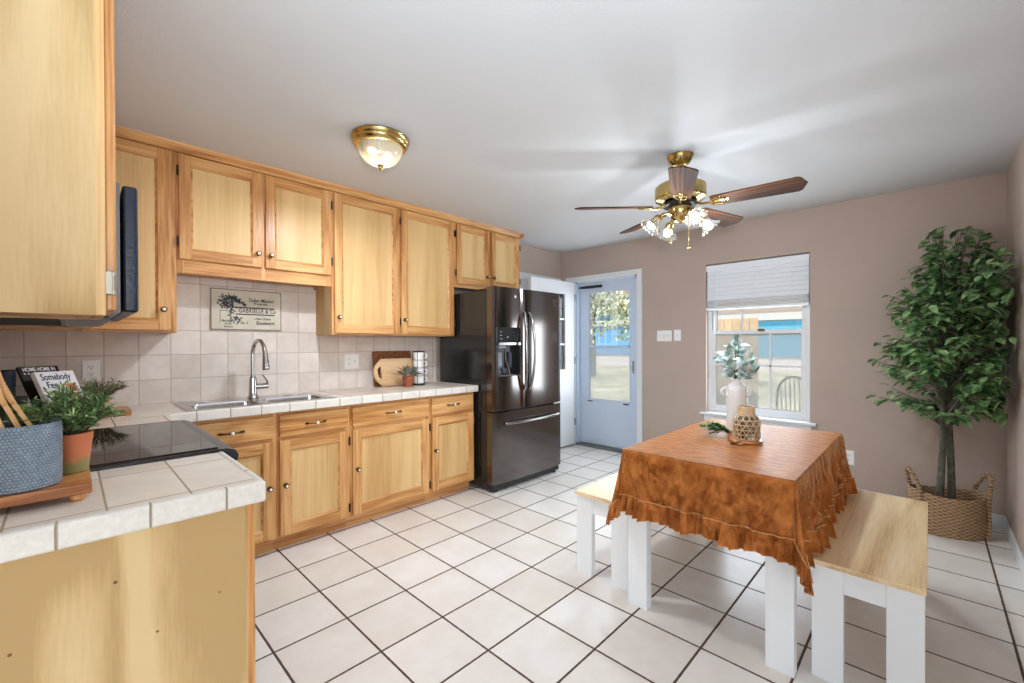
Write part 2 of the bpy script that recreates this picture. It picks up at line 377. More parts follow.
M['sage'] = leafmat('frosted_leaf', (104, 136, 122), (232, 240, 240), .5, 24)
M['sprig'] = leafmat('boxwood_leaf', (66, 104, 54), (136, 168, 102), .5, 30)
M['dusty'] = leafmat('dusty_grey_leaf', (84, 92, 82), (150, 150, 138), .6, 30)
M['terra'] = plain('terracotta', (196, 116, 78), .8, var=.12, vscale=20, bump=.1)
M['crock'] = None
M['seagrass'] = None
M['ceramic'] = plain('white_glazed_ceramic', (248, 248, 248), .22, coat=.3)
M['soil'] = plain('dark_soil', (46, 36, 28), .9, bump=.5)
M['board'] = wood('acacia_board', (146, 84, 40), (184, 118, 64), (208, 146, 90), axis='x', ring=12, fig=1, fine=.6)
M['boardlight'] = wood('maple_cutting_board', (190, 148, 104), (214, 176, 132), (228, 194, 152), axis='x', ring=6, fig=.8)
M['spoon'] = wood('beech_spoon', (196, 140, 82), (220, 168, 108), (232, 188, 132), axis='z', ring=6, fig=.5)
def weave(name, a, b, sx, sz, rough=.8, kind='seagrass'):
    m, t, p = base_mat(name); L = t.links
    tc = t.nodes.new('ShaderNodeTexCoord'); g = t.nodes.new('ShaderNodeSeparateXYZ'); L.new(tc.outputs['Object'], g.inputs[0])
    ang = math_node(t, 'ARCTAN2', g.outputs[1], g.outputs[0])
    u = math_node(t, 'MULTIPLY', ang, sx); v = math_node(t, 'MULTIPLY', g.outputs[2], sz)
    row = math_node(t, 'FLOOR', v)
    su = math_node(t, 'SINE', math_node(t, 'ADD', u, math_node(t, 'MULTIPLY', row, PI)))
    sv = math_node(t, 'SINE', math_node(t, 'MULTIPLY', math_node(t, 'FRACT', v), PI))
    hgt = math_node(t, 'MULTIPLY', math_node(t, 'ADD', math_node(t, 'MULTIPLY', su, .5), .6), sv)
    n = t.nodes.new('ShaderNodeTexNoise'); n.inputs['Scale'].default_value = 60; n.inputs['Detail'].default_value = 4; L.new(tc.outputs['Object'], n.inputs['Vector'])
    f = math_node(t, 'ADD', math_node(t, 'MULTIPLY', hgt, .6), math_node(t, 'MULTIPLY', n.outputs[0], .5))
    r = t.nodes.new('ShaderNodeValToRGB'); e = r.color_ramp.elements; e[0].position = .2; e[1].position = .8; e[0].color = rgb(*a); e[1].color = rgb(*b); L.new(f, r.inputs[0]); L.new(r.outputs[0], p.inputs['Base Color'])
    p.inputs['Roughness'].default_value = rough
    bp = t.nodes.new('ShaderNodeBump'); bp.inputs['Strength'].default_value = .9; bp.inputs['Distance'].default_value = .006; L.new(f, bp.inputs['Height']); L.new(bp.outputs[0], p.inputs['Normal'])
    return m
M['seagrass'] = weave('woven_seagrass', (120, 90, 62), (196, 162, 124), 21, 88)
M['crock'] = weave('embossed_blue_grey_glaze', (112, 130, 150), (166, 184, 200), 64, 150, rough=.4)
M['rattan'] = plain('pale_rattan', (226, 198, 158), .65, var=.12, vscale=60)
M['darkwood'] = plain('dark_woven_board', (128, 78, 40), .7, var=.5, vscale=70, bump=.5, bscale=120)
M['ink'] = plain('black_ink', (36, 38, 44), .7)
M['signcream'] = plain('aged_cream_tin', (206, 198, 180), .6, var=.06, vscale=8)
M['paper'] = plain('white_book_cover', (236, 236, 238), .4)
M['orange'] = plain('orange_print', (204, 110, 60), .5)
M['navy'] = plain('navy_print', (44, 44, 84), .5)

# ------------------------------------------------------------------ room shell
XT, YR, YS, CE, XL = 4.483, -.374, 3.43, 2.44, -.26
struct('floor', B().box(-4.3, 4.483, -4.1, 3.43, -.1, 0), M['floor'])
struct('ceiling', B().box(-4.3, 4.62, -4.1, 3.55, CE, CE+.15), M['ceil'])
D0, D1, DZ = 2.365, 3.205, 2.05          # door opening in the back wall
W0, W1, WZ0, WZ1 = .743, 1.612, .575, 2.06   # window opening
b = B()
b.box(XT, XT+.13, D1, YS, 0, CE); b.box(XT, XT+.13, D0, D1, DZ, CE); b.box(XT, XT+.13, W1, D0, 0, CE)
b.box(XT, XT+.13, W0, W1, WZ1, CE); b.box(XT, XT+.13, W0, W1, 0, WZ0); b.box(XT, XT+.13, YR, W0, 0, CE)
struct('wall_back', b, M['wall'])
struct('wall_left', B().box(XL, 4.613, YS, YS+.12, 0, CE), M['wall'])
struct('wall_right', B().box(1.3, 4.613, YR-.12, YR, 0, CE), M['wall'])
struct('wall_stove', B().box(XL-.12, XL, 1.2, YS+.12, 0, CE), M['wall'])
b = B(); b.box(-4.3, -4.2, -4.1, -3.1, 0, CE); b.box(-4.3, -4.2, .7, 3.55, 0, CE); b.box(-4.3, -4.2, -3.1, .7, 0, .4); b.box(-4.3, -4.2, -3.1, .7, 2.3, CE)
struct('wall_far_living', b, M['wall'])
b = B(); b.box(-4.2, -3.2, -4.1, -4, 0, CE); b.box(.4, 1.42, -4.1, -4, 0, CE); b.box(-3.2, .4, -4.1, -4, 2.3, CE); b.box(-3.2, .4, -4.1, -4, 0, .3)
struct('wall_side_living', b, M['wall'])
struct('wall_living_inner', B().box(1.3, 1.42, -4, YR-.12, 0, CE), M['wall'])
struct('wall_living_end', B().box(-4.2, XL-.12, YS, YS+.12, 0, CE), M['wall'])
def base_profile(b, x0, x1, y0, y1):
    b.box(x0, x1, y0, y1, 0, .075, .003)
b = B(); b.box(XT-.014, XT, YR+.014, W1+.68, 0, .085, .004); struct('baseboard_back', b, M['white'])
b = B(); b.box(1.3, XT, YR, YR+.014, 0, .085, .004); struct('baseboard_right', b, M['white'])
struct('wall_backsplash', B().box(XL, 2.482, YS-.012, YS, .905, 1.80), M['splash'])
struct('wall_backsplash_stove', B().box(XL, XL+.012, 1.26, YS-.012, .905, 1.36), M['splash_y'])
# crown moulding over the wall cabinets
b = B()
prof = [(0, 2.392), (-.012, 2.392), (-.012, 2.405), (-.03, 2.425), (-.036, 2.44), (0, 2.44)]
b.prism([(3.122+u, z) for u, z in prof], XL, 3.36, lambda u, v, d: (d, u, v))
b.prism([(3.36-u, z) for u, z in prof], 3.086, YS, lambda u, v, d: (u, d, v))
struct('trim_1', b, M['oak_x'])

# ------------------------------------------------------------------ window with blind
win = struct_empty('window_1', 'white double-hung window in the taupe back wall behind the table', 'window', (XT, (W0+W1)/2, WZ0))
o = win.location
b = B(o); xf = XT+.055
for (y0, y1, z0, z1, e) in ((W0, W0+.035, WZ0, WZ1, 0), (W1-.035, W1, WZ0, WZ1, 0), (W0+.034, W1-.034, WZ1-.035, WZ1, .001), (W0+.034, W1-.034, WZ0, WZ0+.04, .001)):
    b.box(xf+e, xf+.07-e, y0, y1, z0, z1, .004)
part('window_frame', b, M['white'], win)
def sash(name, x, z0, z1, gl, mv, mh):
    b = B(o); a0, a1 = W0+.035, W1-.035
    for (y0, y1, q0, q1, e) in ((a0, a0+.04, z0, z1, 0), (a1-.04, a1, z0, z1, 0), (a0+.039, a1-.039, z1-.04, z1, .001), (a0+.039, a1-.039, z0, z0+.045, .001)):
        b.box(x+e, x+.028-e, y0, y1, q0, q1, .004)
    s = part(name, b, M['white'], win)
    b = B(o); b.box(x+.012, x+.016, a0+.04, a1-.04, z0+.045, z1-.04)
    part('glass', b, gl, s)
    b = B(o)
    for y in mv: b.box(x+.008, x+.02, y-.008, y+.008, z0+.045, z1-.04)
    for z in mh: b.box(x+.008, x+.02, a0+.04, a1-.04, z-.008, z+.008)
    part('muntin', b, M['white'], s)
    return s
sash('upper_sash', xf+.035, 1.345, WZ1-.035, M['glass'], [1.31], [])
ls = sash('lower_sash', xf+.002, WZ0+.04, 1.40, M['screen'], [1.06], [1.06])
b = B(o); b.box(xf-.014, xf+.004, 1.10, 1.16, 1.385, 1.41, .004); part('sash_lock', b, M['abrass'], ls)
b = B(o); b.box(XT-.045, XT+.075, W0-.05, W1+.05, WZ0-.015, WZ0+.008, .006); part('window_sill', b, M['white'], win)
b = B(o); b.box(XT-.018, XT, W0-.015, W1+.015, WZ0-.075, WZ0-.015, .004); part('window_apron', b, M['white'], win)
bl = thing('window_blind', 'white horizontal slat blind half raised in the top of the window', 'window blind', (XT+.03, (W0+W1)/2, 2.05))
o = bl.location
b = B(o); b.box(XT-.008, XT+.04, W0+.004, W1-.004, 1.985, 2.043, .004); part('headrail', b, M['blind'], bl)
b = B(o); b.T = None
for i in range(7):
    z = 1.988-.0405*i
    b.prism([(XT+.024, z), (XT+.021, z+.002), (XT+.002, z-.041), (XT+.005, z-.043)], W0+.01, W1-.01, lambda u, v, d: (u, d, v))
part('slats', b, M['blind'], bl)
b = B(o)
for i in range(6): b.box(XT-.012, XT+.038, W0+.008, W1-.008, 1.632+.0125*i, 1.6385+.0125*i, .002)
part('stacked_slats', b, M['blind'], bl)
b = B(o); b.box(XT-.014, XT+.04, W0+.004, W1-.004, 1.603, 1.627, .005); part('bottom_rail', b, M['blind'], bl)
for y in (W0+.13, (W0+W1)/2, W1-.13):
    b = B(o); b.tube([(XT-.0135, y, 2.0), (XT-.0145, y, 1.605)], .0015, 6); part('ladder_cord', b, M['blind'], bl)
b = B(o); b.tube([(XT-.016, W1-.085, 2.0), (XT-.018, W1-.085, 1.36)], .004, 8); part('tilt_wand', b, M['blind'], bl)

# ------------------------------------------------------------------ exterior door: casing, storm door, opened inner door
cas = struct_empty('trim_2', 'white casing around the storm door opening', 'door casing', (XT, D0, 0))
b = B(cas.location)
b.box(XT-.018, XT, D0-.065, D0-.002, 0, DZ+.002, .005); b.box(XT-.018, XT, D1+.002, D1+.145, 0, DZ+.002, .005); b.box(XT-.0185, XT, D0-.0655, D1+.145, DZ+.0005, DZ+.062, .005)
part('casing', b, M['white'], cas)
b = B(cas.location)
b.box(XT-.002, XT+.132, D0-.002, D0+.022, 0, DZ); b.box(XT-.002, XT+.132, D1-.022, D1+.002, 0, DZ); b.box(XT-.002, XT+.132, D0, D1, DZ-.0215, DZ+.001)
part('jamb', b, M['bluewhite'], cas)
b = B(cas.location); b.box(XT-.01, XT+.14, D0, D1, 0, .025, .006); part('threshold', b, M['handle'], cas)
sd = struct_empty('door_1', 'pale blue-white storm door with a tall glazed upper half, closed', 'door', (XT+.07, D0, .03))
o = sd.location; xs = XT+.06; y0, y1 = D0+.024, D1-.024; g0, g1 = D0+.115, D1-.15
b = B(o)
b.box(xs, xs+.035, y0, g0, .03, 2.02, .005); b.box(xs, xs+.035, g1, y1, .03, 2.02, .005); b.box(xs, xs+.0352, g0-.005, g1+.005, 1.90, 2.02, .005)
b.box(xs+.001, xs+.034, g0-.005, g1+.005, .03, .575, .002); b.box(xs-.004, xs+.0005, y0+.02, y1-.02, .04, .13, .002)
part('door_slab', b, M['bluewhite'], sd)
b = B(o)
b.box(xs-.004, xs+.03, g0-.002, g1+.002, 1.222, 1.25, .004); b.box(xs-.004, xs+.03, g0-.002, g0+.014, .575, 1.90, .003); b.box(xs-.004, xs+.03, g1-.014, g1+.002, .575, 1.90, .003); b.box(xs-.004, xs+.03, g0, g1, .572, .59, .003)
part('glazing_frame', b, M['bluewhite'], sd)
b = B(o); b.box(xs+.012, xs+.016, g0+.014, g1-.014, 1.25, 1.895); part('upper_glass', b, glass('storm_glass', refl=.13), sd)
b = B(o); b.box(xs+.014, xs+.018, g0+.014, g1-.014, .59, 1.225); part('lower_glass', b, M['screen'], sd)
b = B(o); b.box(xs-.012, xs, g0-.05, g0-.03, .93, 1.07, .004); b.tube([(xs-.01, g0-.04, .955), (xs-.04, g0-.04, .955), (xs-.04, g0-.04, 1.04)], .007, 8); part('door_handle', b, M['chrome'], sd)
b = B(o); b.cyl((xs-.03, D1-.06, 1.975), (xs-.03, D1-.36, 1.972), .016, seg=14); b.tube([(xs-.03, D1-.06, 1.975), (xs-.03, D1-.02, 1.975)], .006, 8); b.box(xs-.03, xs, D1-.345, D1-.325, 1.962, 1.985); part('door_closer', b, M['black'], sd)
b = B(o)
for y in (g0+.02, g1-.06): b.box(xs-.008, xs+.002, y, y+.07, .555, .567, .003)
part('panel_clip', b, M['slot'], sd)
di = struct_empty('door_2', 'white inner door with a multi-pane window, swung open beside the refrigerator', 'door', (XT-.03, 3.22, .02))
o = di.location; xa, xb = 3.62, 4.435; ya, yb = 3.195, 3.238
b = B(o); gx0, gx1, gz0, gz1 = xa+.14, xb-.19, .96, 1.88
b.box(xa, gx0, ya, yb, .02, 2.035, .003); b.box(gx1, xb, ya, yb, .02, 2.035, .003); b.box(gx0, gx1, ya, yb, gz1, 2.035); b.box(gx0, gx1, ya, yb, .02, gz0)
b.box(gx0-.012, gx1+.012, ya-.008, ya, gz1, gz1+.03, .004); b.box(gx0-.012, gx1+.012, ya-.008, ya, gz0-.03, gz0, .004); b.box(gx0-.03, gx0, ya-.008, ya, gz0-.03, gz1+.03, .004); b.box(gx1, gx1+.03, ya-.008, ya, gz0-.03, gz1+.03, .004)
part('door_slab', b, M['white'], di)
b = B(o); b.box(gx0, gx1, ya+.018, ya+.024, gz0, gz1); part('door_glass', b, M['glass'], di)
b = B(o)
for i in (1, 2): b.box(gx0+(gx1-gx0)*i/3-.01, gx0+(gx1-gx0)*i/3+.01, ya+.006, ya+.03, gz0, gz1)
for i in (1, 2): b.box(gx0, gx1, ya+.006, ya+.03, gz0+(gz1-gz0)*i/3-.01, gz0+(gz1-gz0)*i/3+.01)
part('muntin', b, M['white'], di)
b = B(o)
for z in (.25, 1.02, 1.8): b.box(xb-.002, xb+.03, ya-.004, ya+.004, z, z+.09); b.cyl((xb+.01, ya-.006, z), (xb+.01, ya-.006, z+.09), .006, seg=10)
part('hinge', b, M['chrome'], di)
dn = struct_empty('trim_3', 'white door header trim on the side wall beyond the refrigerator', 'door trim', (4.0, YS, 0))
b = B(dn.location); b.box(3.5, 4.46, YS-.016, YS, 2.03, 2.115, .005); b.box(4.40, 4.46, YS-.015, YS, 0, 2.03, .005); b.box(3.5, 3.56, YS-.015, YS, 0, 2.03, .005)
part('casing', b, M['white'], dn)
b = B(dn.location); b.box(3.56, 4.40, YS-.008, YS-.001, .01, 2.03); part('door_panel', b, M['white'], dn)

# ------------------------------------------------------------------ cabinets
def knob(c):
    b = B(); x, y, z = c
    Mx = Matrix.Rotation(PI/2, 3, 'X')
    b.lathe([(.013, 0), (.014, .002), (.006, .005), (.006, .016), (.0135, .02), (.0155, .026), (.0125, .031)], (x, y, z), 18, Mx)
    b.mi = 1; b.lathe([(.008, .0305), (.0082, .033), (.005, .0355), (.001, .036)], (x, y, z), 14, Mx)
    return b
def pull(c, w=.125):
    b = B(); x, y, z = c
    b.tube([(x-w/2, y-.004, z), (x-w/2+.012, y-.016, z), (x-.02, y-.022, z), (x, y-.023, z), (x+.02, y-.022, z), (x+w/2-.012, y-.016, z), (x+w/2, y-.004, z)], [.005, .0055, .0042, .009, .0042, .0055, .005], 10)
    for s in (-1, 1): b.box(x+s*(w/2-.008)-.012, x+s*(w/2-.008)+.012, y-.005, y, z-.006, z+.006, .002)
    b.mi = 1; b.lathe([(.009, 0), (.0095, .004), (.006, .008), (.001, .0095)], (x, y-.027, z), 14, Matrix.Rotation(PI/2, 3, 'X'))
    return b
def hinge(x, y, z):
    b = B(); b.box(x-.006, x+.006, y-.006, y+.004, z-.028, z+.028, .002); b.cyl((x, y-.006, z-.03), (x, y-.006, z+.03), .0045, seg=8); return b
def cab_door(root, x0, x1, z0, z1, y, kn=None, hg=None, sw=.058, panel='panel_z', hz=(.1, .1), knob_mat=None):
    t = .02
    b = B()
    b.box(x0, x0+sw, y-t, y, z0, z1, .005); b.box(x1-sw, x1, y-t, y, z0, z1, .005)
    b.mi = 1
    b.box(x0+sw-.002, x1-sw+.002, y-t+.0005, y, z0, z0+sw, .005); b.box(x0+sw-.002, x1-sw+.002, y-t+.0005, y, z1-sw, z1, .005)
    # sloped inner bead
    i0, i1, k0, k1 = x0+sw, x1-sw, z0+sw, z1-sw; q = .011
    fr = lambda u, v, d: (u, d, v)
    vs = [(i0, y-t+.003, k0), (i1, y-t+.003, k0), (i1, y-t+.003, k1), (i0, y-t+.003, k1), (i0+q, y-t+.012, k0+q), (i1-q, y-t+.012, k0+q), (i1-q, y-t+.012, k1-q), (i0+q, y-t+.012, k1-q)]
    b.add(vs, [(0, 1, 5, 4), (1, 2, 6, 5), (2, 3, 7, 6), (3, 0, 4, 7)])
    d = part('door', b, [M['oak_z'], M['oak_x']], root)
    b = B(); b.box(i0, i1, y-t+.0115, y-.002, k0, k1); part('panel', b, M[panel], d, label='pale flat panel')
    if kn: part('knob', knob((kn[0], y-t, kn[1])), [M['abrass'], M['porcelain']], d)
    if hg is not None:
        for z in (z0+hz[0], z1-hz[1]): part('hinge', hinge(hg, y-t+.006, z), M['darkhinge'], d)
    return d
def drawer(root, x0, x1, z0, z1, y):
    b = B(); b.box(x0, x1, y-.02, y, z0, z1, .006); d = part('drawer', b, M['oak_x'], root)
    part('pull', pull(((x0+x1)/2, y-.02, (z0+z1)/2)), [M['abrass'], M['porcelain']], d); return d
def carcass(root, w, z0, z1, dep, side='ply_z', stile_mat='oak_z', bottom_in=.02, stiles=(.035, .035), rails=(.05, .04), mids=(), toe=0, left_panel=True):
    """open-backed box with a face frame; front at local y = 0"""
    b = B(); b.box(0, .016, .018, dep, z0, z1); b.box(w-.016, w, .018, dep, z0, z1); b.box(.016, w-.016, .018, dep, z1-.016, z1)
    b.mi = 1; b.box(.016, w-.016, .018, dep, z0+bottom_in, z0+bottom_in+.014)
    b.mi = 0; b.box(.016, w-.016, dep-.008, dep, z0+bottom_in, z1-.016)
    part('carcass', b, [M[side], M['cabinside']], root)
    b = B(); b.box(0, stiles[0], 0, .019, z0, z1, .002); b.box(w-stiles[1], w, 0, .019, z0, z1, .002)
    for (m0, m1) in mids: b.box(m0, m1, 0, .019, z0+.01, z1-.01)
    b.mi = 1
    b.box(stiles[0], w-stiles[1], .0004, .019, z0, z0+rails[0]); b.box(stiles[0], w-stiles[1], .0004, .019, z1-rails[1], z1)
    part('face_frame', b, [M[stile_mat], M['oak_x']], root)
    # dark inside behind the doors
G_UP = 'honey oak wall cabinets'; G_BASE = 'honey oak base cabinets'
YU = 3.13
def upper(name, label, x0, x1, z0, rail=.05, doors=(), mids=(), dep=.288):
    r = thing(name, label, 'cabinet', (x0, YU, z0), 0)
    carcass(r, x1-x0, 0, 2.40-z0, dep, rails=(rail, .04), mids=[(a-x0, c-x0) for a, c in mids])
    for (a, c, d0, d1, kn, hg) in doors:
        cab_door(r, a-x0, c-x0, d0-z0, d1-z0, 0, (kn[0]-x0, kn[1]-z0) if kn else None, hg-x0 if hg is not None else None)
    return r
upper('wall_cabinet', 'oak corner wall cabinet behind the microwave, one tall door', XL, .440, 1.345, doors=[(.06, .410, 1.358, 2.385, (.376, 1.475), None)])
upper('wall_cabinet', 'short two-door oak wall cabinet above the sink and the sign', .440, 1.345, 1.695, rail=.08, mids=[(.885, .907)],
      doors=[(.450, .887, 1.775, 2.385, (.858, 1.86), .446), (.905, 1.338, 1.775, 2.385, (.935, 1.86), 1.343)])
upper('wall_cabinet', 'tall two-door oak wall cabinet left of the refrigerator, above the cutting boards', 1.345, 2.48, 1.345, mids=[(1.897, 1.92)],
      doors=[(1.362, 1.902, 1.358, 2.385, (1.39, 1.475), 1.907), (1.918, 2.465, 1.358, 2.385, (1.946, 1.475), 2.472)])
upper('wall_cabinet', 'small two-door oak cabinet mounted above the refrigerator', 2.48, 3.36, 1.80, mids=[(2.90, 2.94)],
      doors=[(2.498, 2.905, 1.832, 2.385, (2.876, 1.93), 2.490), (2.935, 3.345, 1.832, 2.385, (2.966, 1.93), 3.351)])
# stove wall: cabinets turned to face the room (+X)
def upper_y(name, label, y0, y1, z0, doors, xf=.064, near=False):
    r = thing(name, label, 'cabinet', (xf, y0, z0), PI/2)
    carcass(r, y1-y0, 0, CE-.001-z0, xf-XL-.014, rails=(.05, .09), bottom_in=.004, stile_mat='panel_z')
    for (a, c, kn, hg) in doors: cab_door(r, a-y0, c-y0, .013, 2.385-z0, 0, (kn[0]-y0, kn[1]-z0) if kn else None, hg-y0 if hg else None)
    return r
uc = upper_y('wall_cabinet', 'oak wall cabinet with plain pale end panel beside the microwave, nearest the camera', 1.43, 1.712, 1.345, [(1.445, 1.70, None, None)])
b = B(); b.box(.004, .013, -.012, .006, .052, .108, .001); b.cyl((.007, -.014, .05), (.007, -.014, .11), .004, seg=10); b.box(.003, .014, -.018, -.010, .056, .062, .001); b.box(.003, .014, -.018, -.010, .098, .104, .001)
part('overlay_hinge', b, plain('worn_chrome', (150, 144, 134), .4, 1), uc, label='chrome hinge on the stile')
upper_y('wall_cabinet', 'oak wall cabinet mounted directly above the microwave', 1.718, 2.478, 1.77, [(1.73, 2.09, (2.06, 1.87), 1.724), (2.105, 2.466, (2.135, 1.87), 2.472)])
upper_y('wall_cabinet', 'oak wall cabinet in the corner beyond the microwave', 2.484, 3.09, 1.345, [(2.50, 2.92, (2.53, 1.46), 2.926)])

YB = 2.85
def base(name, label, x0, x1, doors, drawers, mids=()):
    r = thing(name, label, 'cabinet', (x0, YB, 0)); w = x1-x0
    carcass(r, w, .085, .862, .56, rails=(.03, .03), bottom_in=.0, mids=mids)
    b = B(); b.box(.0345, w-.0345, .0002, .0188, .68, .712); part('mid_rail', b, M['oak_x'], r)
    b = B(); b.box(0, w, .065, .085, 0, .0845); part('toe_kick', b, M['oak_x'], r)
    for (a, c, kn, hg) in doors: cab_door(r, a-x0, c-x0, .098, .684, 0, (kn[0]-x0, kn[1]), hg-x0 if hg is not None else None, hz=(.06, .07), sw=.062)
    for (a, c) in drawers: drawer(r, a-x0, c-x0, .706, .84, 0)
    return r
base('base_cabinet', 'oak corner base cabinet behind the cooktop, half hidden', .30, .878, [(.42, .862, (.834, .41), None)], [(.42, .862)])
base('base_cabinet', 'oak base cabinet under the sink, second from the cooktop', .878, 1.343, [(.895, 1.327, (.925, .41), 1.336)], [(.895, 1.327)])
base('base_cabinet', 'widest oak base cabinet with one broad door', 1.343, 2.003, [(1.358, 1.988, (1.39, .41), 1.996)], [(1.358, 1.988)])
base('base_cabinet', 'narrow oak base cabinet next to the refrigerator', 2.003, 2.467, [(2.018, 2.454, (2.045, .42), 2.461)], [(2.014, 2.442)])
# near end cabinet beside the range
r = thing('base_cabinet', 'oak end cabinet with a broad pale veneer side, at the near end of the counter', 'cabinet', (.337, 1.262, 0), PI/2)
w = 1.70-1.262
carcass(r, w, .085, .862, .577, rails=(.03, .03), bottom_in=0)
b = B(); b.box(-.001, w, .07, .09, 0, .0845); part('toe_kick', b, M['oak_x'], r)
b = B(); b.box(-.004, .0, .022, .59, .0, .8615); part('end_panel', b, M['ply_z'], r, label='pale veneer end panel with small dark knots')
rk = random.Random(3); km = plain('wood_knot', (120, 74, 36), .6)
for (u, z) in ((.20, .62), (.30, .43), (.42, .68), (.47, .52), (.27, .76), (.52, .37), (.08, .66), (.36, .55)):
    b = B(); b.lathe([(.0025+.002*rk.random(), 0), (.0015, .0006), (.0004, .0007)], (-.0042, u, z), 10, Matrix.Rotation(-PI/2, 3, 'Y').to_3x3() @ Matrix.Rotation(0, 3, 'X'))
    part('knot', b, km, r)
cab_door(r, .037, w-.037, .118, .678, .0195, (w-.065, .41), None)
drawer(r, .037, w-.037, .714, .83, .0195)
b = B(); b.box(.0345, w-.0345, .0002, .0188, .68, .712); part('mid_rail', b, M['oak_x'], r)
def knotless(): pass

# ------------------------------------------------------------------ countertops, sink, range
ct = thing('countertop', 'cream tiled worktop along the sink wall, running into the corner', 'countertop', (1.1, 3.1, .87))
o = ct.location; b = B(o); ZT = .912
SX0, SX1, SY0, SY1 = .47, 1.225, 2.862, 3.12
b.box(XL+.012, SX0, 2.83, YS-.013, .866, ZT); b.box(SX1, 2.478, 2.83, YS-.013, .866, ZT)
b.box(SX0, SX1, 2.83, SY0, .866, ZT); b.box(SX0, SX1, SY1, YS-.013, .866, ZT); b.box(XL+.012, .33, 2.503, 2.83, .866, ZT)
part('tile_top', b, M['ctile2'], ct)
b = B(o); b.box(.36, 2.484, 2.80, 2.832, .862, ZT+.004, .007, 3); b.box(.33, .365, 2.505, 2.805, .862, ZT+.004, .007, 3); part('tile_edge', b, M['edge_x'], ct)
b = B(o); b.box(2.474, 2.484, 2.83, YS-.013, .862, ZT+.002, .004); part('end_tile', b, M['edge_y'], ct)
c2 = thing('countertop', 'cream tiled worktop at the near end beside the range, holding the crock', 'countertop', (.05, 1.47, .87))
o = c2.location; b = B(o); b.box(XL+.012, .346, 1.27, 1.706, .866, ZT); part('tile_top', b, M['ctile'], c2)
b = B(o); b.box(XL, .36, 1.242, 1.272, .862, ZT+.004, .008, 3); part('tile_edge', b, M['edge_x2'], c2)
b = B(o); b.box(.345, .362, 1.2725, 1.706, .862, ZT+.003, .006, 3); part('side_edge', b, M['edge_y'], c2)

sk = thing('kitchen_sink', 'stainless double-bowl drop-in sink with a nickel faucet beside the backsplash', 'sink', (.85, 3.05, ZT))
o = sk.location
def rrect(x0, x1, y0, y1, r, n=5):
    pts = []
    for (cx, cy, a0) in ((x1-r, y1-r, 0), (x0+r, y1-r, 90), (x0+r, y0+r, 180), (x1-r, y0+r, 270)):
        for i in range(n+1):
            a = math.radians(a0+90*i/n); pts.append((cx+r*math.cos(a), cy+r*math.sin(a)))
    return pts
def basin(b, x0, x1, y0, y1, zt, dep):
    loops = []
    for (ins, z, r) in ((0, zt, .05), (.006, zt-.012, .05), (.014, zt-dep+.03, .05), (.04, zt-dep, .04), (.10, zt-dep-.003, .03)):
        loops.append([(x, y, z) for x, y in rrect(x0+ins, x1-ins, y0+ins, y1-ins, r)])
    n = len(loops[0]); vs = [p for l in loops for p in l]; fs = []
    for i in range(len(loops)-1):
        for k in range(n): fs.append((i*n+k, i*n+(k+1) % n, (i+1)*n+(k+1) % n, (i+1)*n+k))
    fs.append([(len(loops)-1)*n+k for k in range(n)])
    b.add(vs, fs)
zt = ZT+.006; bx = [(.485, .822), (.862, 1.212)]; by = (2.875, 3.108)
b = B(o)
# rim: outer rectangle, meets the two bowl mouths
fr = lambda u, v, d: (u, v, d)
b.ring(rrect(.443, .842, 2.836, 3.314, .004), rrect(bx[0][0], bx[0][1], by[0], by[1], .05), ZT+.0005, zt, fr)
b.ring(rrect(.842, 1.255, 2.836, 3.314, .004), rrect(bx[1][0], bx[1][1], by[0], by[1], .05), ZT+.0005, zt, fr)
part('rim', b, M['steel'], sk)
for (x0, x1) in bx:
    b = B(o); basin(b, x0, x1, by[0], by[1], zt, .17); q = part('basin', b, M['steel'], sk)
    b = B(o); b.lathe([(.04, 0), (.042, .003), (.03, .004), (.028, .001)], ((x0+x1)/2, (by[0]+by[1])/2, zt-.1728), 20); part('drain', b, M['chrome'], q)
b = B(o); fx, fy = .858, 3.235
b.lathe([(.032, 0), (.034, .006), (.026, .02), (.024, .06), (.022, .13), (.015, .145), (.014, .15)], (fx, fy, zt), 24)
pts = [(fx, fy, zt+.14), (fx, fy, zt+.29)]
R_ = .092
for i in range(1, 13):
    a = PI*i/14
    pts.append((fx+.02*(1-math.cos(a))/2, fy-R_+R_*math.cos(a), zt+.29+R_*math.sin(a)))
part('faucet_neck', b.tube(pts, .0125, 14), M['chrome'], sk)
e = pts[-1]; b = B(o)
b.tube([e, (e[0]+.002, e[1]-.012, e[2]-.03), (e[0]+.003, e[1]-.02, e[2]-.09), (e[0]+.003, e[1]-.023, e[2]-.13)], [.0135, .015, .019, .022], 16); b.mi = 1
b.cyl((e[0]+.003, e[1]-.023, e[2]-.13), (e[0]+.003, e[1]-.0235, e[2]-.136), .018)
part('spray_head', b, [M['chrome'], M['black']], sk)
b = B(o); b.cyl((fx, fy, zt+.075), (fx+.085, fy-.03, zt+.078), .019, .018, 16); b.tube([(fx+.08, fy-.028, zt+.085), (fx+.075, fy-.04, zt+.11), (fx+.045, fy-.045, zt+.155)], [.007, .006, .005], 10); part('lever', b, M['chrome'], sk)
b = B(o)
for x in (.57, 1.07): b.box(x-.03, x+.03, 3.21, 3.235, zt, zt+.006, .003)
part('deck_clip', b, M['steel'], sk)

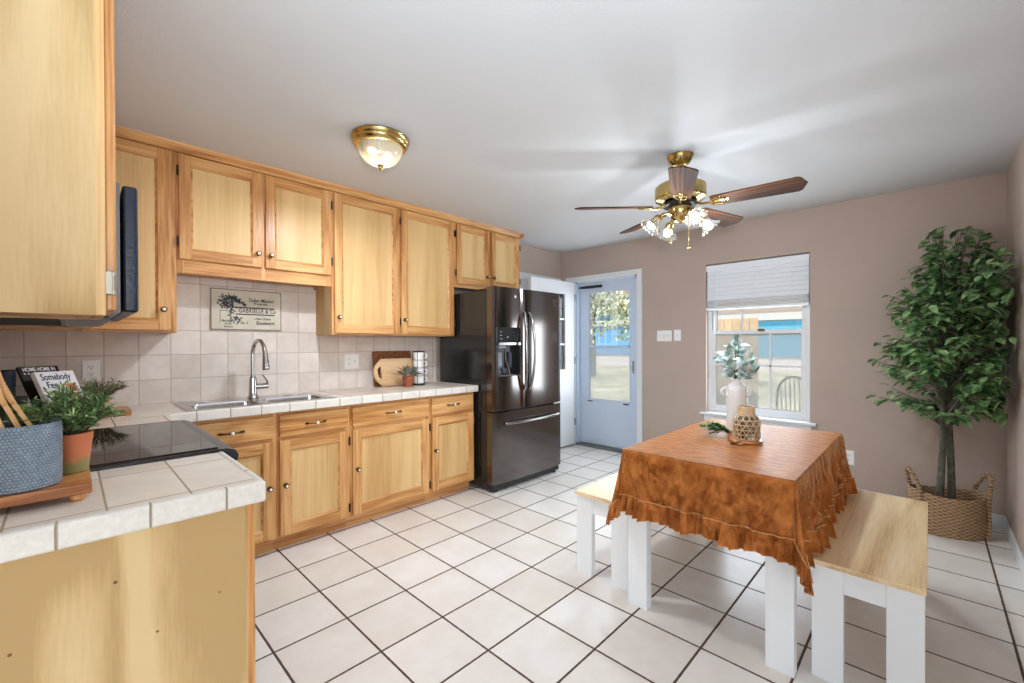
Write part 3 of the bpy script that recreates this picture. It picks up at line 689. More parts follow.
rg = thing('range', 'black glass-top range set between the tiled counters', 'range', (.07, 2.105, 0))
o = rg.location
b = B(o); b.box(XL+.02, .335, 1.712, 2.498, .04, .885, .004); b.box(XL+.04, .30, 1.73, 2.48, 0, .04); part('body', b, M['black'], rg)
b = B(o); b.box(XL+.014, .36, 1.708, 2.502, .886, .922, .006); b.prism([(.33, .9215), (.375, .921), (.398, .912), (.408, .895), (.405, .878), (.39, .866), (.33, .866)], 1.708, 2.502, lambda u, v, d: (u, d, v)); part('cooktop_frame', b, plain('black_enamel_frame', (34, 36, 42), .25), rg)
b = B(o); b.box(XL+.05, .352, 1.73, 2.48, .9215, .926, .002); part('cooktop_glass', b, M['blackglass'], rg)
b = B(o); b.box(.335, .375, 1.716, 2.494, .22, .78, .006); q = part('oven_door', b, M['black'], rg)
b = B(o); b.tube([(.375, 1.80, .74), (.41, 1.81, .74), (.41, 2.40, .74), (.375, 2.41, .74)], .011, 10); part('oven_handle', b, M['handle'], q)
b = B(o); b.box(.375, .378, 1.86, 2.35, .34, .62, .003); part('oven_window', b, M['blackglass'], q)
b = B(o); b.box(.335, .37, 1.716, 2.494, .05, .21, .006); part('storage_drawer', b, M['black'], rg)
b = B(o); b.box(.335, .372, 1.716, 2.494, .79, .864, .006); part('control_panel', b, M['black'], rg)
for y in (1.85, 1.98, 2.23, 2.36):
    b = B(o); b.lathe([(.022, 0), (.02, .02), (.012, .022)], (.372, y, .828), 18, Matrix.Rotation(PI/2, 3, 'Y')); part('control_knob', b, M['handle'], rg)

mw = thing('microwave', 'dark over-the-range microwave under the stove wall cabinet', 'microwave', (-.05, 2.1, 1.36))
o = mw.location
b = B(o); b.prism([(XL+.002, 1.372), (.03, 1.352), (.108, 1.37), (.108, 1.755), (XL+.002, 1.762)], 1.724, 2.472, lambda u, v, d: (u, d, v)); part('body', b, M['mwgrey'], mw)
b = B(o); b.box(.114, .15, 1.726, 2.30, 1.372, 1.752, .008, 3); d = part('door', b, M['mwblue'], mw)
b = B(o); b.box(.1505, .152, 1.80, 2.22, 1.45, 1.70, .001); part('door_window', b, M['blackglass'], d)
b = B(o); b.tube([(.15, 2.27, 1.42), (.178, 2.27, 1.43), (.178, 2.27, 1.70), (.15, 2.27, 1.71)], .009, 10); part('door_handle', b, M['handle'], d)
b = B(o); b.box(.114, .148, 2.305, 2.471, 1.372, 1.752, .006); part('control_panel', b, M['mwblue'], mw)
b = B(o)
for i in range(40): y = 1.75+i*.0175; b.box(XL+.06, -.02, y, y+.009, 1.349, 1.362)
part('grease_filter', b, M['slot'], mw)
b = B(o); b.box(-.01, .09, 1.82, 2.38, 1.347, 1.36, .003); part('lamp_lens', b, M['mwgrey'], mw)

# ------------------------------------------------------------------ refrigerator
FX, FY, FW = 2.492, 2.63, .935
fr_ = thing('refrigerator', 'dark stainless french-door refrigerator with bottom freezer drawer', 'refrigerator', (FX, FY, 0))
b = B(); b.box(.004, FW-.004, .085, .74, .045, 1.735, .006); part('body', b, M['fridgeside'], fr_)
def slab(b, x0, x1, z0, z1, bow=.016, t=.075, n=10):
    """door with a gently bowed front"""
    pr = []
    for i in range(n+1):
        u = x0+(x1-x0)*i/n; k = (u-FW/2)/(FW/2)
        e = min(i, n-i); rd = .010 if e == 0 else 0
        pr.append((u, bow*k*k + rd - bow))
    pr += [(x1, t), (x0, t)]
    b.prism(pr, z0, z1, lambda u, v, d: (u, v, d))
    return b
seam = .408/.935*FW
DX0, DX1, DZ0, DZ1 = .062, .335, .993, 1.418
# left door with an opening for the dispenser
b = B()
slab(b, 0, DX0, .70, 1.765, n=3); slab(b, DX1, seam-.003, .70, 1.765, n=3); slab(b, DX0, DX1, DZ1, 1.765, n=4); slab(b, DX0, DX1, .70, DZ0, n=4)
ld_ = part('left_door', b, M['fridge'], fr_, angle=20)
b = B(); slab(b, seam+.003, FW, .70, 1.765); rd_ = part('right_door', b, M['fridge'], fr_, angle=20)
b = B(); slab(b, 0, FW, .075, .685); fd = part('freezer_drawer', b, M['fridge'], fr_, angle=20)
for nm, xx, s, d in (('door_handle', seam-.03, -1, ld_), ('door_handle', seam+.035, 1, rd_)):
    b = B(); pts = []; rs = []
    for i in range(17):
        t = i/16; pts.append((xx+s*.026*math.sin(PI*t), -.018-.048*math.sin(PI*t)**.6, .86+.70*t)); rs.append(.0125)
    b.tube(pts, rs, 12); part(nm, b, M['handle'], d)
b = B(); pts = []
for i in range(17):
    t = i/16; pts.append((.13+.745*t, -.012-.05*math.sin(PI*t)**.5, .585+.002*math.sin(PI*t)))
b.tube(pts, .0135, 12); part('drawer_handle', b, M['handle'], fd)
# dispenser recess
dp = B(); dp.box(DX0, DX1, .004, .012, 1.292, DZ1); dp.box(DX0, DX1, .004, .06, 1.286, 1.294)
dq = part('dispenser_panel', dp, plain('dispenser_black', (14, 14, 16), .5, spec=.2), ld_)
b = B(); b.box(DX0-.001, DX1+.001, -.010, .004, 1.262, 1.288, .003); part('dispenser_trim', b, M['handle'], ld_)
b = B(); b.box(DX0, DX1, .06, .064, DZ0, 1.29); b.box(DX0, DX0+.004, .004, .06, DZ0, 1.29); b.box(DX1-.004, DX1, .004, .06, DZ0, 1.29); b.box(DX0, DX1, .002, .06, DZ0, DZ0+.012); part('dispenser_recess', b, M['black'], ld_)
b = B(); b.add([(DX0+.03, .03, 1.18), (DX0+.075, .03, 1.18), (DX0+.085, .05, 1.06), (DX0+.03, .05, 1.06)], [(0, 1, 2, 3)]); b.box(DX0+.02, DX0+.11, .012, .05, 1.235, 1.262, .004); b.box(DX0+.02, DX0+.085, .035, .055, 1.08, 1.20, .006); part('ice_paddle', b, M['mwgrey'], ld_)
b = B(); b.box(DX0+.155, DX0+.205, .035, .055, 1.06, 1.20, .006); part('water_paddle', b, M['mwblue'], ld_)
b = B(); b.tube([(DX0+.10, .02, 1.24), (DX0+.112, .018, 1.12), (DX0+.165, .02, 1.005)], .007, 8); part('water_line', b, M['chrome'], ld_)
b = B()
for dx, cnt in ((.03, 3), (.205, 3)):
    for k in range(cnt): b.box(DX0+dx, DX0+dx+.022, .003, .0042, 1.315+.03*k, 1.3185+.03*k)
b.box(DX0+.118, DX0+.127, .003, .0042, 1.326, 1.335)
part('display_mark', b, M['handle'], ld_)
b = B(); b.lathe([(.022, 0), (.022, .002), (.018, .003)], (.265, -.0105, 1.69), 20, Matrix.Rotation(PI/2, 3, 'X')); b.mi = 1; b.lathe([(.011, .003), (.009, .004)], (.265, -.0105, 1.69), 14, Matrix.Rotation(PI/2, 3, 'X')); part('round_emblem', b, [plain('dusty_red', (120, 60, 66), .4), M['plate']], ld_)
b = B()
for (x, z, ww, hh) in ((.80, 1.685, .055, .010), (.805, 1.655, .02, .014), (.805, 1.635, .045, .008)): b.box(x, x+ww, -.0115, -.0085, z, z+hh)
part('maker_mark', b, M['handle'], rd_)
b = B(); b.box(.09, .115, .0845, .135, 1.735, 1.762, .004); b.box(FW-.115, FW-.09, .0845, .135, 1.735, 1.762, .004); b.box(.004, .10, .06, .20, 1.735, 1.75, .004); b.box(FW-.10, FW-.004, .06, .20, 1.735, 1.75, .004); part('hinge_cover', b, M['black'], fr_)
b = B(); b.box(.015, FW-.015, .02, .10, .02, .073, .004); part('kick_grille', b, M['black'], fr_)
for x in (.05, FW-.09):
    for (y0, y1) in ((.03, .09), (.64, .70)):
        b = B(); b.box(x, x+.04, y0, y1, 0, .046 if y0 > .5 else .022); part('foot', b, M['black'], fr_)
b = B(); b.box(.0032, .0042, .28, .35, .13, .29); part('rating_sticker', b, M['plate'], fr_, label='white sticker low on the side')

# ------------------------------------------------------------------ sign, outlets and switches
sg = thing('wall_sign', 'cream vintage sign with black print on the backsplash above the faucet', 'sign', (.872, YS-.014, 1.513))
o = Vector(sg.location)
b = B(o); b.box(.657, 1.09, YS-.026, YS-.0135, 1.375, 1.652, .003); part('sign_board', b, [M['signcream']], sg)
b = B(o)
for (x0, x1, z0, z1) in ((.657, 1.09, 1.375, 1.380), (.657, 1.09, 1.647, 1.652), (.657, .6615, 1.375, 1.652), (1.0855, 1.09, 1.375, 1.652)): b.box(x0, x1, YS-.0275, YS-.025, z0, z1)
part('sign_border', b, plain('worn_brown_edge', (110, 96, 80), .7), sg)
ys = -.0128
TX = lambda x, z: Matrix.Translation((x-o.x, ys, z-o.z)) @ Matrix.Rotation(PI/2, 4, 'X')
text('lettering', 'GABRIELLE & Co', .040, M['ink'], sg, TX(.935, 1.508), spacing=1.1, width=.235)
text('lettering', 'Tulies Maison', .034, M['ink'], sg, TX(.955, 1.583), shear=.4, width=.16)
text('lettering', 'Provencale', .024, M['ink'], sg, TX(.955, 1.560), shear=.1, width=.085)
text('lettering', 'a New Orleans', .024, M['ink'], sg, TX(.965, 1.455), shear=.4, width=.11)
text('lettering', 'Boulevard', .034, M['ink'], sg, TX(.985, 1.425), width=.115)
text('lettering', 'Marchand', .022, M['ink'], sg, TX(.748, 1.437), width=.055)
text('lettering', 'Fleurs', .016, M['ink'], sg, TX(.758, 1.416), width=.042)
text('lettering', 'Boutique', .016, M['ink'], sg, TX(.758, 1.398), width=.048)
text('lettering', 'No. 5', .024, M['ink'], sg, TX(.85, 1.424), shear=.3, width=.05)
b = B(o)
for z in (1.530, 1.484): b.box(.80, 1.045, YS-.0268, YS-.0258, z-.004, z+.004)
b.box(.708, .711, YS-.0268, YS-.0258, 1.42, 1.505); b.box(.708, .77, YS-.0268, YS-.0258, 1.503, 1.506)
part('printed_rule', b, M['ink'], sg)
# printed bouquet: rounded bloom, leaves and a trailing stem
rs_ = random.Random(5)
b = B(o)
def flat_leaf(x, z, a, L, W):
    u = Vector((math.cos(a), 0, math.sin(a))); v = Vector((-math.sin(a), 0, math.cos(a))); p = Vector((x, YS-.0266-.0003*rs_.random(), z))
    b.add([p, p+u*L*.35+v*W, p+u*L, p+u*L*.4-v*W], [(0, 1, 2, 3)])
for i in range(130):
    a = rs_.uniform(0, 2*PI); r0 = .042*math.sqrt(rs_.random())
    flat_leaf(.745+r0*math.cos(a), 1.565+r0*math.sin(a), rs_.uniform(0, 2*PI), rs_.uniform(.012, .026), .004)
for i in range(60):
    t = rs_.random(); x = .765+.09*t; z = 1.61-.05*t
    flat_leaf(x-.01, z-.01, rs_.uniform(-.9, 2.6), rs_.uniform(.02, .04), .0045)
for i in range(16):
    t = i/16; flat_leaf(.79-.02*t, 1.55-.08*t, rs_.uniform(-2.8, -.4), rs_.uniform(.018, .034), .005)
for i in range(16): flat_leaf(.80+rs_.uniform(-.02, .03), 1.465+rs_.uniform(-.03, .015), rs_.uniform(-2.6, .5), rs_.uniform(.02, .05), .004)
part('printed_bouquet', b, plain('bouquet_ink', (46, 52, 62), .7), sg)

def outlet_plate(name, label, cat, loc, rz, w, h, kind):
    r = thing(name, label, cat, loc, rz)
    b = B(); b.box(-w/2, w/2, -.006, 0, -h/2, h/2, .003); part('cover_plate', b, M['plate'], r)
    n = len(kind)
    for i, k in enumerate(kind):
        cx = (i-(n-1)/2)*.046
        b = B()
        if k == 'o':
            for s in (-1, 1):
                b.box(cx-.016, cx+.016, -.009, -.005, s*.02-.014, s*.02+.014, .003)
            q = part('socket', b, M['plate'], r)
            b = B()
            for s in (-1, 1):
                b.box(cx-.008, cx-.0055, -.0098, -.0088, s*.02-.002, s*.02+.008); b.box(cx+.0055, cx+.008, -.0098, -.0088, s*.02-.002, s*.02+.007); b.lathe([(.003, 0), (.0028, .001)], (cx, -.0088, s*.02-.008), 10, Matrix.Rotation(PI/2, 3, 'X'))
            part('slot', b, M['slot'], q)
        elif k == 's':
            b.box(cx-.006, cx+.006, -.0075, -.005, -.013, .013); b.add([(cx-.004, -.007, -.004), (cx+.004, -.007, -.004), (cx+.004, -.019, .010), (cx-.004, -.019, .010), (cx-.004, -.007, .012), (cx+.004, -.007, .012)], [(0, 1, 2, 3), (3, 2, 5, 4), (0, 3, 4), (1, 5, 2), (0, 4, 5, 1)])
            part('toggle', b, plain('toggle_ivory', (222, 222, 218), .4), r)
        else:
            b.box(cx-.0165, cx+.0165, -.0095, -.005, -.033, .033, .002); q = part('rocker', b, plain('rocker_white', (232, 232, 230), .35), r)
    return r
outlet_plate('wall_outlet', 'white single outlet on the backsplash behind the herbs', 'outlet', (.088, YS-.012, 1.129), 0, .074, .117, 'o')
outlet_plate('wall_outlet', 'white double-gang outlet and switch plate on the backsplash left of the cutting boards', 'outlet', (1.632, YS-.012, 1.132), 0, .125, .118, 'os')
outlet_plate('light_switch', 'white triple toggle switch plate on the back wall beside the storm door', 'light switch', (XT, 2.045, 1.354), -PI/2, .163, .116, 'sss')
outlet_plate('light_switch', 'white single rocker switch plate between the triple switch and the window', 'light switch', (XT, 1.902, 1.358), -PI/2, .073, .117, 's')
outlet_plate('wall_outlet', 'white outlet low on the back wall right of the table', 'outlet', (XT, .478, .33), -PI/2, .073, .117, 'o')

# ------------------------------------------------------------------ ceiling lamp
cl = thing('ceiling_lamp', 'brass flush ceiling lamp with a glowing ribbed glass bowl', 'ceiling lamp', (1.245, 2.235, CE))
b = B(); b.lathe([(.160, 0), (.163, -.008), (.158, -.020), (.152, -.026), (.152, -.034), (.144, -.046), (.134, -.052), (.118, -.052)], seg=48, cap0=True, cap1=False); part('brass_ring', b, M['brass'], cl)
rib = lambda a, z: 1+.012*math.cos(a*40)
b = B(); prof = [(.120*math.cos(t*PI/2)**.75 if t < 1 else .004, -.054-.096*math.sin(t*PI/2)**1.15) for t in [i/14 for i in range(15)]]
prof[-1] = (.010, -.150)
b.lathe(prof, seg=120, cap0=False, cap1=False, wob=rib); part('glass_bowl', b, M['bowl'], cl)
b = B(); b.lathe([(.012, -.146), (.020, -.150), (.016, -.158), (.011, -.162), (.012, -.168), (.006, -.178), (.0015, -.186)], seg=20); part('finial', b, M['brass'], cl)
for s in (-1, 1):
    b = B(); b.blob((s*.05, 0, -.085), .022, 2, sc3=(1.3, 1, 1)); part('bulb', b, M['bulbwarm'], cl)
lamp('ceiling_lamp_light', 'AREA', (1.245, 2.235, CE-.195), 19, (.86, .92, 1), size=.16, aim=(1.245, 2.235, 0))
lamp('ceiling_lamp_glow', 'POINT', (1.245, 2.235, CE-.11), 1.2, (.90, .93, 1), radius=.035)

# ------------------------------------------------------------------ ceiling fan
FC = Vector((2.67, 1.115, 0))
fan = thing('ceiling_fan', 'brass ceiling fan with five dark wood blades and four lit glass shades', 'ceiling fan', (FC.x, FC.y, CE))
z_ = lambda z: z-CE
b = B(); b.lathe([(.078, 0), (.080, -.006), (.076, -.012), (.070, -.03), (.055, -.05), (.034, -.060), (.026, -.062)], seg=36); part('canopy', b, M['brass'], fan)
b = B(); b.cyl((0, 0, -.055), (0, 0, -.18), .013); part('downrod', b, M['brass'], fan)
b = B(); b.lathe([(.03, -.118), (.09, -.124), (.135, -.138), (.150, -.150), (.151, -.215), (.146, -.226), (.118, -.238), (.085, -.246)], seg=48); mt = part('motor_housing', b, M['brass'], fan)
b = B(); b.lathe([(.085, -.243), (.10, -.252), (.10, -.268), (.06, -.276)], seg=36); part('flywheel', b, M['black'], fan)
b = B(); b.lathe([(.055, -.270), (.068, -.276), (.070, -.305), (.060, -.325), (.052, -.345), (.034, -.360), (.018, -.366), (.012, -.372)], seg=32); part('light_kit', b, M['brass'], fan)
ZB = 2.168-CE
for k in range(5):
    a = math.radians(-12+72*k); Rz = Matrix.Rotation(a, 3, 'Z'); Rp = Rz @ Matrix.Rotation(math.radians(-13), 3, 'X')
    out = [(.18, -.052), (.20, -.056), (.612, -.072), (.630, -.060), (.655, 0), (.630, .060), (.612, .072), (.20, .056), (.18, .052)]
    b = B(); b.prism(out, -.0035, .0035, lambda u, v, d: Vector((u, 0, 0)) + Vector((0, v, d)))
    bo = part('blade', b, M['bwood'], fan); bo.location = (0, 0, ZB); bo.rotation_euler = Rp.to_euler()
    b = B()
    b.tube([(.085, 0, .01), (.13, 0, -.006), (.17, 0, -.010), (.20, .0, -.007)], [.010, .008, .008, .006], 8)
    for s in (-1, 1): b.tube([(.165, 0, -.009), (.19, s*.03, -.008), (.225, s*.034, -.006), (.25, s*.015, -.0055), (.262, 0, -.0055)], .0055, 8)
    b.box(.20, .275, -.012, .012, -.0075, -.0036, .002)
    for s in (-1, 1): b.box(.205, .235, s*.034-.008, s*.034+.008, -.0075, -.0036, .002)
    part('blade_iron', b, M['brass'], bo)
for k in range(4):
    az = math.radians(-42+90*k)      # compass angle of each shade
    dr = Vector((math.cos(az), math.sin(az), 0))
    p0 = Vector((0, 0, -.322)) + dr*.055; p1 = p0+dr*.055+Vector((0, 0, .006)); p2 = p1+dr*.022+Vector((0, 0, -.022))
    ax = (dr*.72+Vector((0, 0, -.70))).normalized()
    b = B(); b.tube([p0, p0+dr*.03+Vector((0, 0, .008)), p1, p2], [.009, .008, .008, .009], 10)
    Mq = Vector((0, 0, 1)).rotation_difference(ax).to_matrix()
    b.lathe([(.010, -.004), (.024, 0), (.028, .012), (.030, .026), (.026, .028)], p2, 20, Mq); arm = part('lamp_arm', b, M['brass'], fan)
    flu = lambda a, z: 1+(.05 if z > .075 else .02)*math.cos(a*14)
    b = B(); b.lathe([(.027, .018), (.030, .03), (.036, .05), (.046, .07), (.058, .085), (.066, .092)], p2, 84, Mq, cap0=False, cap1=False, wob=flu); part('glass_shade', b, M['shade'], arm)
    b = B(); b.lathe([(.010, .02), (.014, .034), (.024, .052), (.028, .068), (.022, .086), (.010, .094), (.001, .096)], p2, 18, Mq); part('bulb', b, M['bulb'], arm)
    wp = Vector((FC.x, FC.y, CE-.045))+p2+ax*.22
    lamp('fan_light', 'POINT', wp, 4.8, (.82, .92, 1), radius=.03)
    fs = lamp('fan_spot', 'SPOT', wp, 12, (.82, .92, 1), aim=wp+ax+Vector((0, 0, -.8)), radius=.03); fs.data.spot_size = math.radians(140); fs.data.spot_blend = 1
for (dx, dy, zb) in ((-.035, .045, 1.90), (.045, -.035, 1.865)):
    b = B(); b.tube([(dx*.6, dy*.6, -.40), (dx, dy, -.43), (dx, dy, z_(zb)+.03)], .0014, 6); b.lathe([(.002, .032), (.004, .026), (.0085, .006), (.007, 0)], (dx, dy, z_(zb)), 12); part('pull_chain', b, M['brass'], fan)

for c_ in fan.children:
    if c_.name.split('.')[0] not in ('canopy', 'downrod', 'pull_chain'): c_.location.z -= .045

# ------------------------------------------------------------------ dining table, cloth, benches
TX0, TX1, TY0, TY1, TZ = 1.885, 3.05, .36, 1.066, .757
tb = thing('dining_table', 'white-legged dining table under the rust velvet cloth', 'table', ((TX0+TX1)/2, (TY0+TY1)/2, 0))
o = tb.location
b = B(o); b.box(TX0, TX1, TY0, TY1, TZ-.022, TZ, .003); part('tabletop', b, M['bench'], tb)
b = B(o); b.box(TX0+.05, TX1-.05, TY0+.03, TY0+.048, TZ-.11, TZ-.0225); b.box(TX0+.05, TX1-.05, TY1-.048, TY1-.03, TZ-.11, TZ-.0225); b.box(TX0+.03, TX0+.048, TY0+.03, TY1-.03, TZ-.11, TZ-.0225); b.box(TX1-.048, TX1-.03, TY0+.03, TY1-.03, TZ-.11, TZ-.0225); part('apron', b, M['tablewhite'], tb)
for xs_, sx in ((TX0+.028, 1), (TX1-.028, -1)):
    for yy, sy in ((TY0+.006, 1), (TY1-.006, -1)):
        b = B(o); xa, xb = sorted((xs_, xs_+sx*.05)); ya, yb = sorted((yy, yy+sy*.098)); b.box(xa, xb, ya, yb, 0, TZ-.0228, .0025)
        xa2 = xs_-sx*.0008; b.box(*sorted((xa2, xs_+sx*.002)), *sorted((yy+sy*.002, yy+sy*.018)), .001, TZ-.023)
        part('leg', b, M['tablewhite'], tb)
# velvet cloth hanging over the table edge
cz = TZ+.004; ov = .215; ruf = .088
tc_ = thing('tablecloth', 'rust orange velvet tablecloth with ruffled hem draped over the dining table', 'tablecloth', ((TX0+TX1)/2, (TY0+TY1)/2, TZ))
o = Vector(tc_.location)
per = []   # perimeter samples: base point, outward normal, hem length, corner weight, arc parameter
corners = [((TX1, TY0), -90, 0), ((TX1, TY1), 0, 90), ((TX0, TY1), 90, 180), ((TX0, TY0), 180, 270)]
NS = 110; NC = 34; arc = 0
for ci in range(4):
    (cx, cy), a0, a1 = corners[ci]
    for k in range(NC):
        th = (k+.5)/NC; a = math.radians(a0+(a1-a0)*th)
        thq = th*PI/2; hem = ov/max(math.cos(thq), math.sin(thq))
        wq = math.sin(2*thq)
        per.append((Vector((cx, cy, 0)), Vector((math.cos(a), math.sin(a), 0)), hem, wq, arc)); arc += .013
    (nx, ny) = corners[(ci+1) % 4][0]; am = math.radians(a1); L_ = math.hypot(nx-cx, ny-cy)
    for k in range(1, NS):
        t = k/NS; per.append((Vector((cx+(nx-cx)*t, cy+(ny-cy)*t, 0)), Vector((math.cos(am), math.sin(am), 0)), ov, 0, arc+L_*t))
    arc += L_
NP = len(per); r_ = random.Random(11); RIDGES = []
for ci in range(4):      # folds fanning out from the table corners, and a few loose ones between
    sidep = [pe[4] for pe in per[ci*(NC+NS-1)+NC:(ci+1)*(NC+NS-1)]]; a0, a1 = sidep[0], sidep[-1]
    for k in range(4):
        RIDGES.append((a0+.01+.018*k, a0+.03+(.075+.02*r_.random())*(k+1), r_.uniform(.018, .034), .008)); RIDGES.append((a1-.01-.018*k, a1-.03-(.075+.02*r_.random())*(k+1), r_.uniform(.018, .034), .008))
    for k in range(4):
        m_ = r_.uniform(a0+.2, a1-.2); RIDGES.append((m_, m_+r_.uniform(-.12, .12), r_.uniform(.012, .024), .010))
def drape(pe, t, i):
    """point on the hanging cloth, t = distance below the table edge along the cloth"""
    p, n, hem, wq, s = pe
    q = t/ov
    sk_ = 1.2*q
    rg_ = sum(a_*math.exp(-((s-(s0+(s1-s0)*q))/(w_+.006*q))**2) for s0, s1, a_, w_ in RIDGES)*min(1, q*1.6)**.8
    fl = .006 + .016*q + rg_ + .006*q*math.sin(s*15+1.3+sk_) + .009*q*math.sin(s*37+.5-2*sk_) + .006*q*math.sin(s*71+2.5*sk_) + .012*q*mnoise.noise((s*9, q*1.2, 3.1))
    if wq > 0: fl = fl*(1-wq) + (.012*q + t*(.01+.155*wq**6))*wq + .016*q*math.sin(wq*11+2)*(1-wq)
    fl = max(fl, .004+.008*min(q, 1))
    dz = math.sqrt(max(1e-6, t*t-min(fl, .9*t)**2)) if t > .012 else t*.6
    return p + n*fl, dz
rows = [0, .006, .014, .03, .05, .075, .10, .125, .15, .175, .2, .225]
vs = []; fs = []
for j, tt in enumerate(rows):
    for i, pe in enumerate(per):
        t = tt/.225*pe[2]
        if j == 0: q = pe[0]-pe[1]*.004; vs.append((q.x, q.y, cz)); continue
        q, dz = drape(pe, t, i); z = cz-.001-dz
        if q.x > 1.965 and (q.y < .335 or q.y > 1.092): z = max(z, .4575)
        vs.append((q.x, q.y, z))
for j in range(len(rows)-1):
    for i in range(NP): k = (i+1) % NP; fs.append((j*NP+i, j*NP+k, (j+1)*NP+k, (j+1)*NP+i))
b = B(o); b.add(vs, fs)
nx_, ny_ = 36, 22
tv = []
for j in range(ny_+1):
    for i in range(nx_+1):
        x = TX0-.003+(TX1-TX0+.006)*i/nx_; y = TY0-.003+(TY1-TY0+.006)*j/ny_
        e_ = min(i, nx_-i, j, ny_-j)
        tv.append((x, y, cz+(.0 if e_ == 0 else .0012*(1+mnoise.noise((x*9, y*14, 0))))))
b.add(tv, [(j*(nx_+1)+i, j*(nx_+1)+i+1, (j+1)*(nx_+1)+i+1, (j+1)*(nx_+1)+i) for j in range(ny_) for i in range(nx_)])
part('cloth', b, M['velvet'], tc_, angle=70)
vs = []; fs = []; seam_pts = []; hem_pts = []; NR = 7; UP = 3; NQ = NP*UP
for j in range(NR+1):
    f = j/NR
    for i in range(NQ):
        a = per[i//UP]; c_ = per[(i//UP+1) % NP]; g = (i % UP)/UP
        qa, da = drape(a, a[2], 0); qb, db = drape(c_, c_[2], 0)
        q = qa.lerp(qb, g); dz = da+(db-da)*g; n = (a[1].lerp(c_[1], g)).normalized()
        sa = a[4]; sb = c_[4] if c_[4] > a[4] else a[4]+.01; s = sa+(sb-sa)*g
        ph = s*2*PI/.044 + 1.9*math.sin(s*11)+1.3*math.sin(s*29)
        amp = (.003+.0115*f**.8)*(1+.35*math.sin(s*13.7+1))
        tng = Vector((-n.y, n.x, 0))
        off = n*(amp*math.sin(ph)+.004+.010*f) + tng*(amp*.45*math.sin(2*ph+.6))
        z = cz-dz-ruf*f*(1+.08*math.sin(s*31))*(.97)
        p = q+off
        if p.x > 1.965 and (p.y < .335 or p.y > 1.092): z = max(z, .4585+.002*math.sin(ph))
        vs.append((p.x, p.y, z))
        if j == 0: seam_pts.append((p.x+n.x*.003, p.y+n.y*.003, z))
        if j == NR: hem_pts.append((p.x, p.y, z))
for j in range(NR):
    for i in range(NQ): k = (i+1) % NQ; fs.append((j*NQ+i, j*NQ+k, (j+1)*NQ+k, (j+1)*NQ+i))
b = B(o); b.add(vs, fs); rf = part('ruffle', b, M['velvet'], tc_, angle=80)
b = B(o); b.tube(seam_pts, .0022, 5, closed=True); b.tube(hem_pts, .0015, 5, closed=True); part('piping', b, M['thread'], tc_, label='pale gold piping along seam and hem')

def bench(x0, x1, y0, y1, label):
    r = thing('dining_bench', label, 'bench', ((x0+x1)/2, (y0+y1)/2, 0)); o = r.location; h = .452
    b = B(o); b.box(x0-.012, x1+.012, y0, y1, h-.020, h, .002); part('seat', b, M['bench'], r)
    b = B(o); b.box(x0+.04, x1-.04, y0+.035, y0+.05, h-.11, h-.0202); b.box(x0+.04, x1-.04, y1-.05, y1-.035, h-.11, h-.0202); b.box(x0+.012, x0+.027, y0+.05, y1-.05, h-.11, h-.0202); b.box(x1-.027, x1-.012, y0+.05, y1-.05, h-.11, h-.0202); part('apron', b, M['tablewhite'], r)
    for xx, sx in ((x0, 1), (x1, -1)):
        for yy, sy in ((y0+.004, 1), (y1-.004, -1)):
            b = B(o); b.box(*sorted((xx, xx+sx*.035)), *sorted((yy, yy+sy*.098)), 0, h-.0205, .002)
            b.box(*sorted((xx-sx*.001, xx+sx*.002)), *sorted((yy+sy*.002, yy+sy*.016)), .001, h-.021)
            part('leg', b, M['tablewhite'], r)
    return r
bench(1.985, 3.075, .006, .328, 'white bench with light oak seat on the basket side of the table')
bench(1.985, 3.075, 1.095, 1.42, 'white bench with light oak seat on the cabinet side of the table')

# ------------------------------------------------------------------ things on the table
tz = TZ+.0072
bd = thing('serving_board', 'round dark-edged wooden serving board under the rattan vase', 'board', (2.44, .682, tz))
b = B(); b.lathe([(.076, 0), (.080, .004), (.080, .011), (.076, .014), (.001, .014)], seg=48)
b.box(-.120, -.070, -.020, .020, .001, .013, .004); part('board_disc', b, M['board'], bd)
b = B(); b.lathe([(.012, 0), (.010, .002), (.001, .0025)], (-.10, 0, .013), 14); b.tube([(-.11, .0, .015), (-.128, .014, .008), (-.122, .03, .004), (-.105, .028, .004)], .004, 6); part('hanging_loop', b, M['darkhinge'], bd)
vz = thing('rattan_vase', 'squat glass vase wrapped in open rattan weave on the serving board', 'vase', (2.445, .678, tz+.0145))
pr = [(.052, .001), (.060, .006), (.061, .085), (.058, .105), (.045, .122), (.036, .128), (.036, .165), (.037, .168)]
b = B(); b.lathe([(r-.004, z) for r, z in pr], seg=36, cap1=False); part('inner_glass', b, glass('smoky_vase_glass', tint=(.62, .58, .54), refl=.1, haze=.25, hazecol=(120, 104, 90)), vz)
def prof_r(z):
    for (r0, z0), (r1, z1) in zip(pr, pr[1:]):
        if z0 <= z <= z1: return r0+(r1-r0)*(z-z0)/(z1-z0)
    return pr[-1][0]
b = B()
for s in (-1, 1):
    for k in range(12):
        pts = []
        for i in range(15):
            z = .004+.128*i/14; a = 2*PI*k/12+s*z*9.5; r = prof_r(z)+.0015; pts.append((r*math.cos(a), r*math.sin(a), z))
        b.tube(pts, .0023, 5)
for z in (.004, .028, .052, .076, .100, .124): 
    r = prof_r(z)+.002; b.tube([(r*math.cos(2*PI*i/40), r*math.sin(2*PI*i/40), z) for i in range(40)], .0027, 6, closed=True)
part('rattan_weave', b, M['rattan'], vz)
b = B(); b.lathe([(.0375, .125), (.040, .128), (.040, .168), (.037, .170), (.034, .168), (.034, .130)], seg=36, cap0=False, cap1=False); part('collar', b, M['rattan'], vz)

